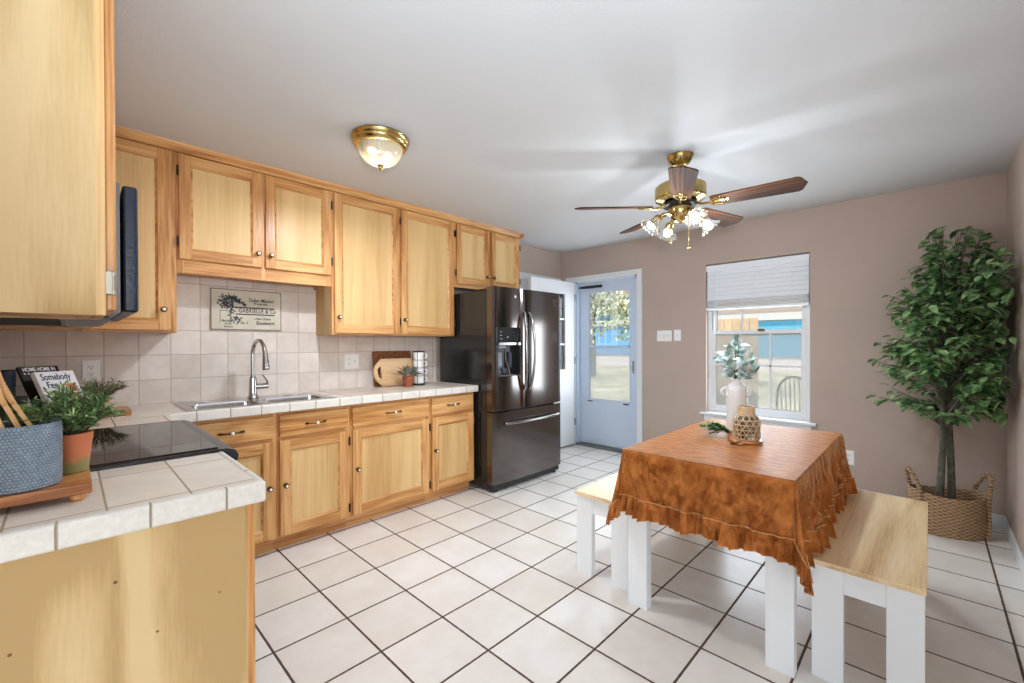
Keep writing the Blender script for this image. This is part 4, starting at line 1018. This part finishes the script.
ve = thing('ceramic_vase', 'tall white two-handled ceramic vase holding frosted leaves, behind the rattan vase', 'vase', (2.70, .800, tz))
b = B(); b.lathe([(.040, 0), (.050, .006), (.053, .03), (.054, .235), (.050, .256), (.038, .272), (.027, .282), (.026, .296), (.030, .303), (.024, .301), (.021, .28)], seg=40); part('vase_body', b, M['ceramic'], ve)
for s in (-1, 1):
    d2 = Vector((.70, -.715, 0))*s; b = B()
    b.tube([d2*(.048+.040*math.sin(PI*i/14))+Vector((0, 0, .228+.026*math.cos(PI*i/14))) for i in range(15)], .0075, 12); part('vase_handle', b, M['ceramic'], ve)
fb = thing('leaf_bouquet', 'bouquet of frosted blue-green leaves in the white vase', 'bouquet', (2.70, .800, tz+.28))
rr_ = random.Random(21); b = B(); bs = B()
for k in range(13):
    a = rr_.uniform(0, 2*PI); sp_ = rr_.uniform(.03, .095) if k > 2 else .012; hh = rr_.uniform(.05, .20) if k > 2 else .21
    tip = Vector((sp_*math.cos(a)*1.15, sp_*math.sin(a)*1.15, hh)); mid = Vector((tip.x*.35, tip.y*.35, hh*.5))
    pts = [(0, 0, -.02), mid*.5, mid, tip]; bs.tube(pts, [.003, .0028, .0025, .0015], 6)
    for j in range(5):
        t = .45+.55*j/4; p = mid.lerp(tip, max(0, (t-.45)/.55)); aa = a+(j % 2-.5)*2.4+rr_.uniform(-.4, .4)
        d = Vector((math.cos(aa), math.sin(aa), rr_.uniform(.0, .8))); b.leaf(p, d, (-.7+rr_.uniform(-.4, .4), -.45+rr_.uniform(-.4, .4), .55), rr_.uniform(.062, .088), rr_.uniform(.036, .048), .3, .15)
    b.leaf(tip, tip-mid, (math.cos(a), math.sin(a), .3), .075, .04, .2, .2)
part('leaves', b, M['sage'], fb); part('stems', bs, M['bark'], fb)
sp = thing('green_sprig', 'small boxwood sprig lying on the cloth beside the serving board', 'greenery', (2.44, .83, tz))
b = B(); bs = B()
for k in range(26):
    a = math.radians(120)+rr_.uniform(-.75, .75); L_ = rr_.uniform(.07, .17); p0 = Vector((.09, -.05, .014)); tip = p0+Vector((math.cos(a)*L_, math.sin(a)*L_, rr_.uniform(-.006, .040)))
    mid = p0.lerp(tip, .5)+Vector((0, 0, .02)); bs.tube([p0, mid, tip], .0015, 5)
    for j in range(20):
        t = .12+.88*j/19; p = p0.lerp(mid, t*2) if t < .5 else mid.lerp(tip, t*2-1)
        aa = a+(1.1 if j % 2 else -1.1)+rr_.uniform(-.5, .5); b.leaf(p, (math.cos(aa), math.sin(aa), rr_.uniform(-.05, .7)), (0, 0, 1), rr_.uniform(.018, .030), .014, .1)
part('leaves', b, M['sprig'], sp); part('stems', bs, M['bark'], sp)

# ------------------------------------------------------------------ ficus in basket
bk = thing('seagrass_basket', 'oval woven seagrass basket with two loop handles in the corner', 'basket', (4.125, -.085, 0), -1.22)
b = B(); n = 64; AX, AY = .195, .142
prof = [(0.93, 0), (.97, .006), (1.0, .10), (1.02, .24), (1.03, .265), (1.0, .272), (.96, .262), (.95, .24), (.93, .02)]
vs = []; fs = []
for (k, z) in prof:
    for i in range(n):
        a = 2*PI*i/n; vs.append((AX*k*math.cos(a), AY*k*math.sin(a), z+(.012*math.cos(2*a) if z > .2 else 0)))
for j in range(len(prof)-1):
    for i in range(n): fs.append((j*n+i, j*n+(i+1) % n, (j+1)*n+(i+1) % n, (j+1)*n+i))
fs.append(list(range(n))[::-1]); fs.append([(len(prof)-1)*n+i for i in range(n)])
b.add(vs, fs); part('woven_body', b, M['seagrass'], bk)
for s in (-1, 1):
    b = B(); pts = []
    a0 = .62
    for i in range(19):
        t = i/18; a = a0*(1-2*t); rise = math.sin(PI*min(1, max(0, (t-.0)/1)))
        pts.append((s*(AX*1.035*math.cos(a)+.004), AY*1.05*math.sin(a)*1.0, .265+.145*rise**.7))
    pts = [(pts[0][0]-s*.004, pts[0][1], .005), (pts[0][0], pts[0][1], .13)] + pts + [(pts[-1][0], pts[-1][1], .13), (pts[-1][0]-s*.004, pts[-1][1], .005)]
    for q in (-1, 1): 
        tw = [(p[0]+.006*math.cos(i*1.5+q*PI/2), p[1]+.006*math.sin(i*1.5+q*PI/2), p[2]) for i, p in enumerate(pts)]
        b.tube(tw, .0085, 8)
    part('handle', b, M['seagrass'], bk)
fi = thing('ficus_tree', 'tall artificial ficus with dark green leaves standing in the seagrass basket', 'potted tree', (4.115, -.075, .006))
o = Vector(fi.location)
b = B(); b.lathe([(.085, 0), (.105, .15), (.105, .17), (.09, .165)], seg=28); part('nursery_pot', b, M['black'], fi)
b = B(); b.lathe([(.088, .155), (.06, .163), (.01, .165)], seg=24); part('moss', b, M['soil'], fi)
rt = random.Random(4)
for s in (-1, 1):
    d2 = Vector((.70, -.715, 0)); b = B(); pts = []
    for i in range(12):
        t = i/11; pts.append(d2*(s*(.030-.006*t)+.012*math.sin(t*5+s))+Vector((0, 0, .15+1.15*t)))
    b.tube(pts, [.021-.008*i/11 for i in range(12)], 12); part('trunk', b, M['bark'], fi)
lf = B(); br = B()
def ok(p): 
    wx, wy = p.x+o.x, p.y+o.y
    return wx < XT-.02 and wy > YR+.02
def clampw(p):
    return Vector((min(p.x, XT-.03-o.x), max(p.y, YR+.03-o.y), p.z))
nb = 0
for k in range(183):
    t = rt.random(); z0 = .78+.62*t; a = rt.uniform(0, 2*PI)
    zc = rt.uniform(.80, 2.06); env = math.sin(PI*min(1, max(.02, (zc-.70)/1.50)))**.62
    tt_ = (zc-.80)/1.26; prf = (.30+.12*min(1, tt_/.12)) if tt_ < .12 else (.42-.05*(tt_-.12)/.43 if tt_ < .55 else .37-.27*((tt_-.55)/.45)**1.2)
    rad = prf*(.5+.5*math.sqrt(rt.random()))
    if k >= 165: a = math.radians(rt.uniform(196, 226)); rad = rt.uniform(.36, .46); zc = rt.uniform(.98, 1.78)
    tip = Vector((math.cos(a)*rad+.06*tt_-.01, math.sin(a)*rad-.06*tt_, zc)); tip = clampw(tip)
    z0 = min(1.32, max(.70, zc-.28*rt.uniform(.5, 1.1))); st = Vector((.012*math.cos(a), .012*math.sin(a), z0))
    mid = st.lerp(tip, .5)+Vector((0, 0, .05)); br.tube([st, mid, tip], [.006, .004, .0018], 5)
    for j in range(12):
        u = .35+.65*j/11; p = st.lerp(mid, u*2) if u < .5 else mid.lerp(tip, u*2-1)
        aa = a+(1 if j % 2 else -1)*rt.uniform(.4, 1.3); d = Vector((math.cos(aa), math.sin(aa), rt.uniform(-.65, .35))); L_ = rt.uniform(.062, .096)
        p = clampw(p+Vector((rt.uniform(-.02, .02), rt.uniform(-.02, .02), rt.uniform(-.02, .02))))
        if not ok(p+d*L_): d.x = -abs(d.x)*.3; d.y = abs(d.y)*.3
        lf.leaf(p, d, (rt.uniform(-.4, .4), rt.uniform(-.4, .4), 1), L_, L_*.56, .25, .15)
part('foliage', lf, M['ficus'], fi); part('branches', br, M['bark'], fi)

# ------------------------------------------------------------------ things on the near counter
zc = ZT
rb = thing('wooden_riser', 'small footed acacia riser on the near counter under the crock', 'riser', (-.085, 1.50, zc))
o = Vector(rb.location)
b = B(o); b.box(-.225, .036, 1.398, 1.60, zc+.016, zc+.040, .003); part('riser_top', b, M['board'], rb)
for (x, y) in ((.012, 1.42), (.012, 1.575), (-.20, 1.42), (-.20, 1.575)):
    b = B(o); b.lathe([(.010, 0), (.014, .006), (.012, .016)], (x, y, zc), 16); part('foot', b, M['board'], rb)
cr = thing('utensil_crock', 'blue-grey embossed ceramic crock of wooden utensils on the riser', 'crock', (-.079, 1.474, zc+.0405))
b = B(); b.lathe([(.064, 0), (.067, .004), (.0675, .135), (.066, .143), (.063, .143), (.062, .010)], seg=56); part('crock_body', b, M['crock'], cr)
def spoon(name, label, loc, lean, az, bowl, L=.27, col='spoon', round_=True):
    r = thing(name, label, 'wooden utensil', loc, az, 'wooden utensils in the crock'); b = B()
    R_y = Matrix.Rotation(lean, 3, 'Y')
    poly = []
    for i in range(9): t = i/8; poly.append((-.006-.001*t, L*.62*t))
    for i in range(1, 12):
        a = PI*i/12; poly.append((-bowl*math.sin(a)**.6-.004 if i < 12 else 0, L*.62+L*.38*(1-math.cos(a))/2))
    poly = poly+[(-x, z) for x, z in poly[::-1]]
    b.prism(poly, -.004, .004, lambda u, v, d: R_y @ Vector((d + (.012*((v-L*.62)/(L*.38))**2 if v > L*.62 else 0), u, v)))
    part('spoon_body', b, M[col], r); return r
cx, cy, cz0 = -.079, 1.474, zc+.0405+.060
for i, (dx, dy, lean, az, bw, L_, lb) in enumerate((
        (-.030, -.030, -.14, 0, .012, .205, 'wide wooden spoon at the left end of the crock'),
        (-.004, -.014, -.27, 0, .011, .210, 'wooden spoon second from the left end of the crock'),
        (.026, .004, -.36, 0, .011, .216, 'slim wooden spoon between the second spoon and the one nearest the potted herb'),
        (.050, .022, -.44, 0, .011, .226, 'slim wooden spoon leaning nearest the potted herb'))):
    spoon('wooden_spoon', lb, (cx+dx, cy+dy, cz0), lean, az, bw, L_)
hp = thing('potted_herb', 'bushy green herb in a terracotta pot behind the crock', 'potted plant', (.003, 1.556, zc+.0405))
b = B(); b.lathe([(.029, 0), (.031, .003), (.0385, .078), (.040, .08), (.040, .098), (.037, .099), (.036, .086)], seg=32)
m, t, p = base_mat('terracotta_moss'); tc = t.nodes.new('ShaderNodeTexCoord'); s3 = t.nodes.new('ShaderNodeSeparateXYZ'); t.links.new(tc.outputs['Object'], s3.inputs[0]); nz = t.nodes.new('ShaderNodeTexNoise'); nz.inputs['Scale'].default_value = 50; t.links.new(tc.outputs['Object'], nz.inputs['Vector'])
rmp = t.nodes.new('ShaderNodeValToRGB'); e = rmp.color_ramp.elements; e[0].position = .30; e[1].position = .48; e[0].color = rgb(138, 134, 82); e[1].color = rgb(206, 122, 84)
t.links.new(math_node(t, 'ADD', math_node(t, 'MULTIPLY', s3.outputs[2], 8), math_node(t, 'MULTIPLY', nz.outputs[0], .25)), rmp.inputs[0]); t.links.new(rmp.outputs[0], p.inputs['Base Color']); p.inputs['Roughness'].default_value = .8
part('terracotta_pot', b, m, hp, label='terracotta pot with mossy green base')
b = B(); b.lathe([(.036, .088), (.001, .09)], seg=20); part('soil', b, M['soil'], hp)
def needles(n, rad, h, seed, L, W, droop=.3, stems=40, base_z=.09, flat=1.0):
    q = random.Random(seed); lv = B(); st = B()
    for k in range(stems):
        a = q.uniform(0, 2*PI); u = math.sqrt(q.random()); hh = h*(1-.45*u*u)*q.uniform(.7, 1.05)
        tip = Vector((math.cos(a)*rad*u, math.sin(a)*rad*u, base_z+hh*(1-droop*u*u*.5))); p0 = Vector((math.cos(a)*.012*u, math.sin(a)*.012*u, base_z-.004)); mid = p0.lerp(tip, .5)+Vector((0, 0, h*.18*u))
        st.tube([p0, mid, tip], .0011, 4)
        for j in range(n):
            t = .25+.75*j/(n-1); p = p0.lerp(mid, t*2) if t < .5 else mid.lerp(tip, t*2-1); aa = q.uniform(0, 2*PI)
            d = (tip-mid).normalized()*.7+Vector((math.cos(aa), math.sin(aa), q.uniform(-.3, .5)))*.8; lv.leaf(p, d, (q.uniform(-.5, .5), q.uniform(-.5, .5), 1), q.uniform(.7, 1.2)*L, W, .2, .1)
    return lv, st
lv, st = needles(17, .108, .125, 2, .025, .0052, stems=120); part('leaves', lv, M['herb'], hp); part('stems', st, M['bark'], hp)

rs2 = thing('wooden_block', 'thin wooden block under the small fern at the back of the counter', 'block', (.14, 3.04, zc))
b = B(); b.box(-.085, .085, -.10, .10, 0, .030, .004); part('block_body', b, M['board'], rs2)
fp = thing('potted_fern', 'small feathery fern in a pale wooden pot on the block by the outlet', 'potted plant', (.115, 3.04, zc+.0305))
b = B(); b.lathe([(.036, 0), (.038, .003), (.044, .055), (.045, .058), (.041, .058), (.040, .05)], seg=28); part('wooden_pot', b, M['boardlight'], fp)
lv, st = needles(15, .115, .115, 9, .022, .005, stems=56, base_z=.05); part('fronds', lv, M['fern'], fp); part('stems', st, M['bark'], fp)

def book(name, label, loc, yaw, lean, w_, h_, t_, cover, deco):
    r = thing(name, label, 'book', loc); r.rotation_euler = (-lean, 0, yaw)
    b = B(); b.box(-w_/2, w_/2, -t_/2, -t_/2+.002, 0, h_, .0006); b.box(-w_/2, w_/2, t_/2-.002, t_/2, 0, h_, .0006); b.box(-w_/2, -w_/2+.002, -t_/2, t_/2, 0, h_); part('cover', b, cover, r)
    b = B(); b.box(-w_/2+.003, w_/2-.003, -t_/2+.002, t_/2-.002, .003, h_-.003); part('pages', b, plain('page_block', (224, 218, 204), .8), r)
    deco(r); return r
def deco1(r):
    Mt = lambda x, z: Matrix.Translation((x, -.0125-.0004, z)) @ Matrix.Rotation(PI/2, 4, 'X')
    text('title', 'Somebody', .05, M['navy'], r, Mt(-.003, .213), width=.125); text('title', 'Feed', .05, M['navy'], r, Mt(-.022, .168), width=.062)
    b = B(); b.lathe([(.026, 0), (.025, .001)], (.045, -.0122, .150), 20, Matrix.Rotation(PI/2, 3, 'X')); b.box(.03, .07, -.0134, -.0123, .07, .118, .0004); part('cover_picture', b, M['orange'], r)
def deco2(r):
    Mt = lambda x, z: Matrix.Translation((x, -.0075-.0004, z)) @ Matrix.Rotation(PI/2, 4, 'X')
    text('title', 'HOME HOME IN', .03, M['plate'], r, Mt(0, .262), width=.135)
    b = B()
    for i in range(9): b.box(-.07+.016*i, -.062+.016*i, -.0082, -.0076, .236, .244)
    part('printed_border', b, M['plate'], r)
bn = Vector((math.sin(.62), -math.cos(.62), 0))
book('cookbook', 'white cookbook with navy title leaning in front of a black book', Vector((-.01, 3.13, zc+.0075))+bn*.03, .62, .50, .165, .245, .025, M['paper'], deco1)
book('cookbook', 'black book with white lettering leaning behind the white cookbook', Vector((-.045, 3.185, zc+.0045))+bn*.012, .62, .50, .165, .280, .015, M['black'], deco2)
jr = thing('spice_mill', 'tall black-capped jar at the left edge behind the utensil crock', 'jar', (-.213, 3.2, zc))
b = B(); b.lathe([(.028, 0), (.030, .004), (.030, .15), (.026, .165)], seg=28); part('jar_body', b, plain('green_oil_glass', (52, 66, 30), .1), jr)
b = B(); b.lathe([(.031, .158), (.032, .165), (.030, .185), (.032, .19), (.032, .238), (.028, .243)], seg=28); part('cap', b, M['mwblue'], jr)
jr = thing('spice_jar', 'short dark jar with green label beside the tall capped jar', 'jar', (-.165, 3.07, zc))
b = B(); b.lathe([(.024, 0), (.026, .004), (.026, .085)], seg=24); part('jar_body', b, plain('olive_label', (112, 130, 52), .5), jr)
b = B(); b.lathe([(.027, .085), (.027, .118), (.024, .121)], seg=24); part('lid', b, M['black'], jr)

# ------------------------------------------------------------------ far counter corner: boards, plant, mugs
def lean_board(name, label, loc, lean, parts_):
    r = thing(name, label, 'cutting board', loc); r.rotation_euler = (-lean, 0, 0)
    for nm, bb, mm in parts_: part(nm, bb, mm, r)
    return r
b = B(); b.prism(rrect(-.185, .185, 0, .300, .012), -.016, 0, lambda u, v, d: (u, d, v))
lean_board('cutting_board', 'dark brown textured board leaning on the backsplash behind the paddle board', (1.995, 3.372, zc+.003), .12, [('board_panel', b, M['darkwood'])])
b = B()
out = [(-.115, 0), (.20, 0), (.20, .235), (-.115, .235), (-.145, .20), (-.168, .175), (-.182, .145), (-.182, .10), (-.168, .07), (-.145, .045)]
inn = [(-.128, .07), (-.12, .07), (-.118, .10), (-.118, .15), (-.128, .17), (-.142, .165), (-.152, .155), (-.156, .135), (-.154, .105), (-.142, .08)]
hole = [(-.135, .085), (-.126, .085), (-.126, .16), (-.135, .165), (-.142, .16), (-.15, .15), (-.154, .14), (-.154, .105), (-.15, .092), (-.142, .085)]
body = [(-.115, 0), (.20, 0), (.20, .235), (-.115, .235)]
fr = lambda u, v, d: (u, d, v)
b.prism([(-.116, 0), (.20, 0), (.20, .235), (-.116, .235)], -.018, 0, fr)
ho = [(-.115, .235), (-.145, .205), (-.170, .178), (-.184, .145), (-.184, .09), (-.170, .057), (-.145, .03), (-.115, 0)]
hi = [(-.118, .170), (-.132, .168), (-.146, .156), (-.152, .138), (-.152, .098), (-.146, .08), (-.132, .068), (-.118, .066)]
for i in range(7):
    b.prism([ho[i], ho[i+1], hi[i+1], hi[i]], -.018, 0, fr)
lean_board('cutting_board', 'pale paddle cutting board with an oval handle hole, leaning in front of the dark board', (1.965, 3.315, zc+.003), .16, [('board_panel', b, M['boardlight'])])
pp = thing('potted_succulent', 'small dusty grey-green plant in a terracotta pot before the cutting boards', 'potted plant', (2.022, 3.185, zc))
b = B(); b.lathe([(.034, 0), (.036, .003), (.046, .065), (.050, .068), (.050, .088), (.045, .089), (.044, .075)], seg=28); part('terracotta_pot', b, plain('aged_terracotta', (160, 92, 62), .8, var=.15, vscale=25), pp)
b = B(); q = random.Random(8)
for k in range(46):
    a = q.uniform(0, 2*PI); el = q.uniform(.3, 1.4); d = Vector((math.cos(a)*math.cos(el), math.sin(a)*math.cos(el), math.sin(el))); p = Vector((d.x*.03, d.y*.03, .085)); L_ = q.uniform(.06, .105)
    b.leaf(p+d*.02, d, (q.uniform(-.3, .3), q.uniform(-.3, .3), 1), L_, .026, .25, .25)
part('leaves', b, M['dusty'], pp)
mr_ = thing('mug_rack', 'black wire rack holding a stack of white cups beside the refrigerator', 'rack', (2.175, 3.255, zc))
b = B()
for a in (PI*.25, PI*.75, PI*1.25, PI*1.75): b.tube([(.052*math.cos(a), .052*math.sin(a), .008), (.052*math.cos(a), .052*math.sin(a), .296)], .0022, 6)
part('upright', b, M['black'], mr_)
b = B(); b.lathe([(.05, 0), (.056, .002), (.056, .010), (.05, .012)], seg=32); part('base', b, M['black'], mr_)
b = B(); b.tube([(.052*math.cos(2*PI*i/32), .052*math.sin(2*PI*i/32), .296) for i in range(32)], .0035, 6, closed=True); part('top_ring', b, M['black'], mr_)
def mug_mesh(r):
    b = B(); b.lathe([(.036, 0), (.044, .004), (.046, .058), (.0465, .066), (.044, .066), (.043, .008), (.001, .006)], seg=32, cap1=False); part('cup_body', b, M['ceramic'], r)
    b = B(); d = Vector((.85, -.53, 0)); b.tube([d*.044+Vector((0, 0, .052)), d*.064+Vector((0, 0, .054)), d*.073+Vector((0, 0, .036)), d*.064+Vector((0, 0, .018)), d*.044+Vector((0, 0, .016))], .005, 8); part('cup_handle', b, M['ceramic'], r)
mg = thing('mug', 'white cup at the bottom of the rack', 'mug', (2.175, 3.255, zc+.0125), 0, 'white cups stacked in the rack'); mug_mesh(mg)
for i, lb in ((1, 'white cup second from the bottom of the rack'), (2, 'white cup second from the top of the rack'), (3, 'white cup at the top of the rack')):
    dup(mg, (2.175, 3.255, zc+.0125+.0695*i), 0, lb)

# ------------------------------------------------------------------ outside
GZ = -.12
struct('ground', B().box(4.62, 60, -40, 45, GZ-.2, GZ), plain('dry_lawn', (206, 192, 154), .9, var=.22, vscale=.8, bump=.3, bscale=20))
struct('patio', B().box(4.62, 7.4, -2.5, 6, GZ, GZ+.05, .005), plain('concrete_patio', (164, 152, 132), .8, var=.08, vscale=3))
struct('roof', B().box(4.62, 7.3, -2.5, 6, 2.5, 2.62), plain('porch_ceiling_board', (176, 160, 140), .7))
for y, lb in ((.35, 'square beige porch post seen through the window'), (3.25, 'square beige porch post between the window and storm door views')):
    b = B((7.1, y, 0)); b.box(7.04, 7.16, y-.06, y+.06, GZ+.05, 2.5, .006); b.box(7.02, 7.18, y-.08, y+.08, GZ+.05, .1, .006); b.box(7.02, 7.18, y-.08, y+.08, 2.38, 2.5, .006)
    single('porch_post', b, plain('post_beige', (196, 172, 138), .7), lb, 'post', loc=(7.1, y, 0))
ch = thing('patio_chair', 'hoop-back spindle chair standing on the patio outside the window', 'chair', (5.75, 1.02, GZ+.05), PI*.92)
b = B(); b.lathe([(.20, .43), (.215, .44), (.215, .455), (.2, .462)], seg=28); part('seat', b, M['rattan'], ch)
for (sx, sy) in ((1, 1), (1, -1), (-1, 1), (-1, -1)):
    b = B(); b.tube([(sx*.13, sy*.13, .43), (sx*.19, sy*.19, 0)], [.016, .012], 10); part('leg', b, M['rattan'], ch)
b = B(); hoop = [(.16+.03*math.sin(PI*i/16), .19*math.cos(PI*i/16)*(1.0+.15*math.sin(PI*i/16)), .45+.52*math.sin(PI*i/16)**.55) for i in range(17)]; b.tube(hoop, .014, 8); part('hoop_back', b, M['rattan'], ch)
for k in range(7):
    y = -.135+.045*k; zt_ = .45+.50*(1-(y/.21)**2)**.35; b = B(); b.tube([(.16, y, .455), (.185, y*1.05, zt_)], .006, 6); part('spindle', b, M['rattan'], ch)
hs = thing('neighbour_house', 'pale neighbouring house with blue lower wall and low roof beyond the yard', 'house', (26, 8, GZ))
o = Vector(hs.location)
b = B(o); b.box(24, 31, -4, 24, GZ, 3.6); part('wall', b, plain('pale_siding', (226, 214, 212), .8), hs)
b = B(o); b.box(23.9, 24.0, 3.2, 9.5, .6, 2.35); part('garage_panel', b, plain('blue_paint', (74, 150, 184), .6), hs)
b = B(o); b.box(23.9, 24.0, 12, 21, .6, 3.2); part('blue_siding', b, plain('blue_siding_paint', (92, 146, 198), .6), hs)
b = B(o); b.box(23.85, 24.0, -4, 24, 2.4, 2.75); part('fascia', b, M['white'], hs)
b = B(o); b.prism([(23, 3.5), (27.5, 5.6), (32, 3.5), (32, 3.3), (23, 3.3)], -4.5, 24.5, lambda u, v, d: (u, d, v)); part('house_roof', b, plain('grey_shingle', (128, 120, 116), .9), hs)
fc = thing('wooden_fence', 'weathered beige board fence at the left of the window view', 'fence', (9, 3.0, GZ))
o = Vector(fc.location); b = B(o)
for i in range(9): b.box(9.0, 9.025, 2.30+.15*i, 2.44+.15*i, GZ, 1.75, .003)
part('boards', b, plain('fence_beige', (190, 166, 134), .8, var=.12, vscale=3), fc)
b = B(o); b.box(9.025, 9.06, 2.3, 3.65, .2, .29); b.box(9.025, 9.06, 2.3, 3.65, 1.3, 1.39); part('rail', b, plain('fence_rail', (180, 148, 108), .8), fc)
def tree(x, y, h, label, seed, col):
    r = thing('garden_tree', label, 'tree', (x, y, GZ)); q = random.Random(seed)
    b = B(); b.tube([(0, 0, 0), (.05, .03, h*.3), (-.03, .05, h*.6), (0, 0, h*.85)], [.14, .11, .08, .03], 10)
    for k in range(6):
        a = q.uniform(0, 2*PI); b.tube([(0, .03, h*(.3+.07*k)), (.5*math.cos(a), .5*math.sin(a), h*(.45+.07*k)), (1.0*math.cos(a), 1.0*math.sin(a), h*(.55+.07*k))], [.05, .035, .015], 6)
    part('trunk', b, M['bark'], r)
    b = B()
    for k in range(1500):
        a = q.uniform(0, 2*PI); u = q.uniform(-1, 1); rr = q.random()**.4; c = math.sqrt(1-u*u)
        p = Vector((1.35*rr*c*math.cos(a), 1.35*rr*c*math.sin(a), h*.66+h*.36*rr*u)); d = Vector((q.uniform(-1, 1), q.uniform(-1, 1), q.uniform(-1, .3)))
        b.leaf(p, d, (0, 0, 1), q.uniform(.14, .24), .10, .1, .1)
    part('foliage', b, col, r)
gl_ = leafmat('tree_leaf', (116, 138, 104), (216, 222, 196), .6, 1.5)
tree(13.5, 7.2, 4.6, 'leafy tree beyond the patio seen through the storm door glass', 31, gl_)
tree(15.5, 10.2, 5.0, 'leafy tree farther off behind the storm door', 32, gl_)
tree(16.5, .9, 4.4, 'leafy tree at the right of the view through the window', 33, gl_)
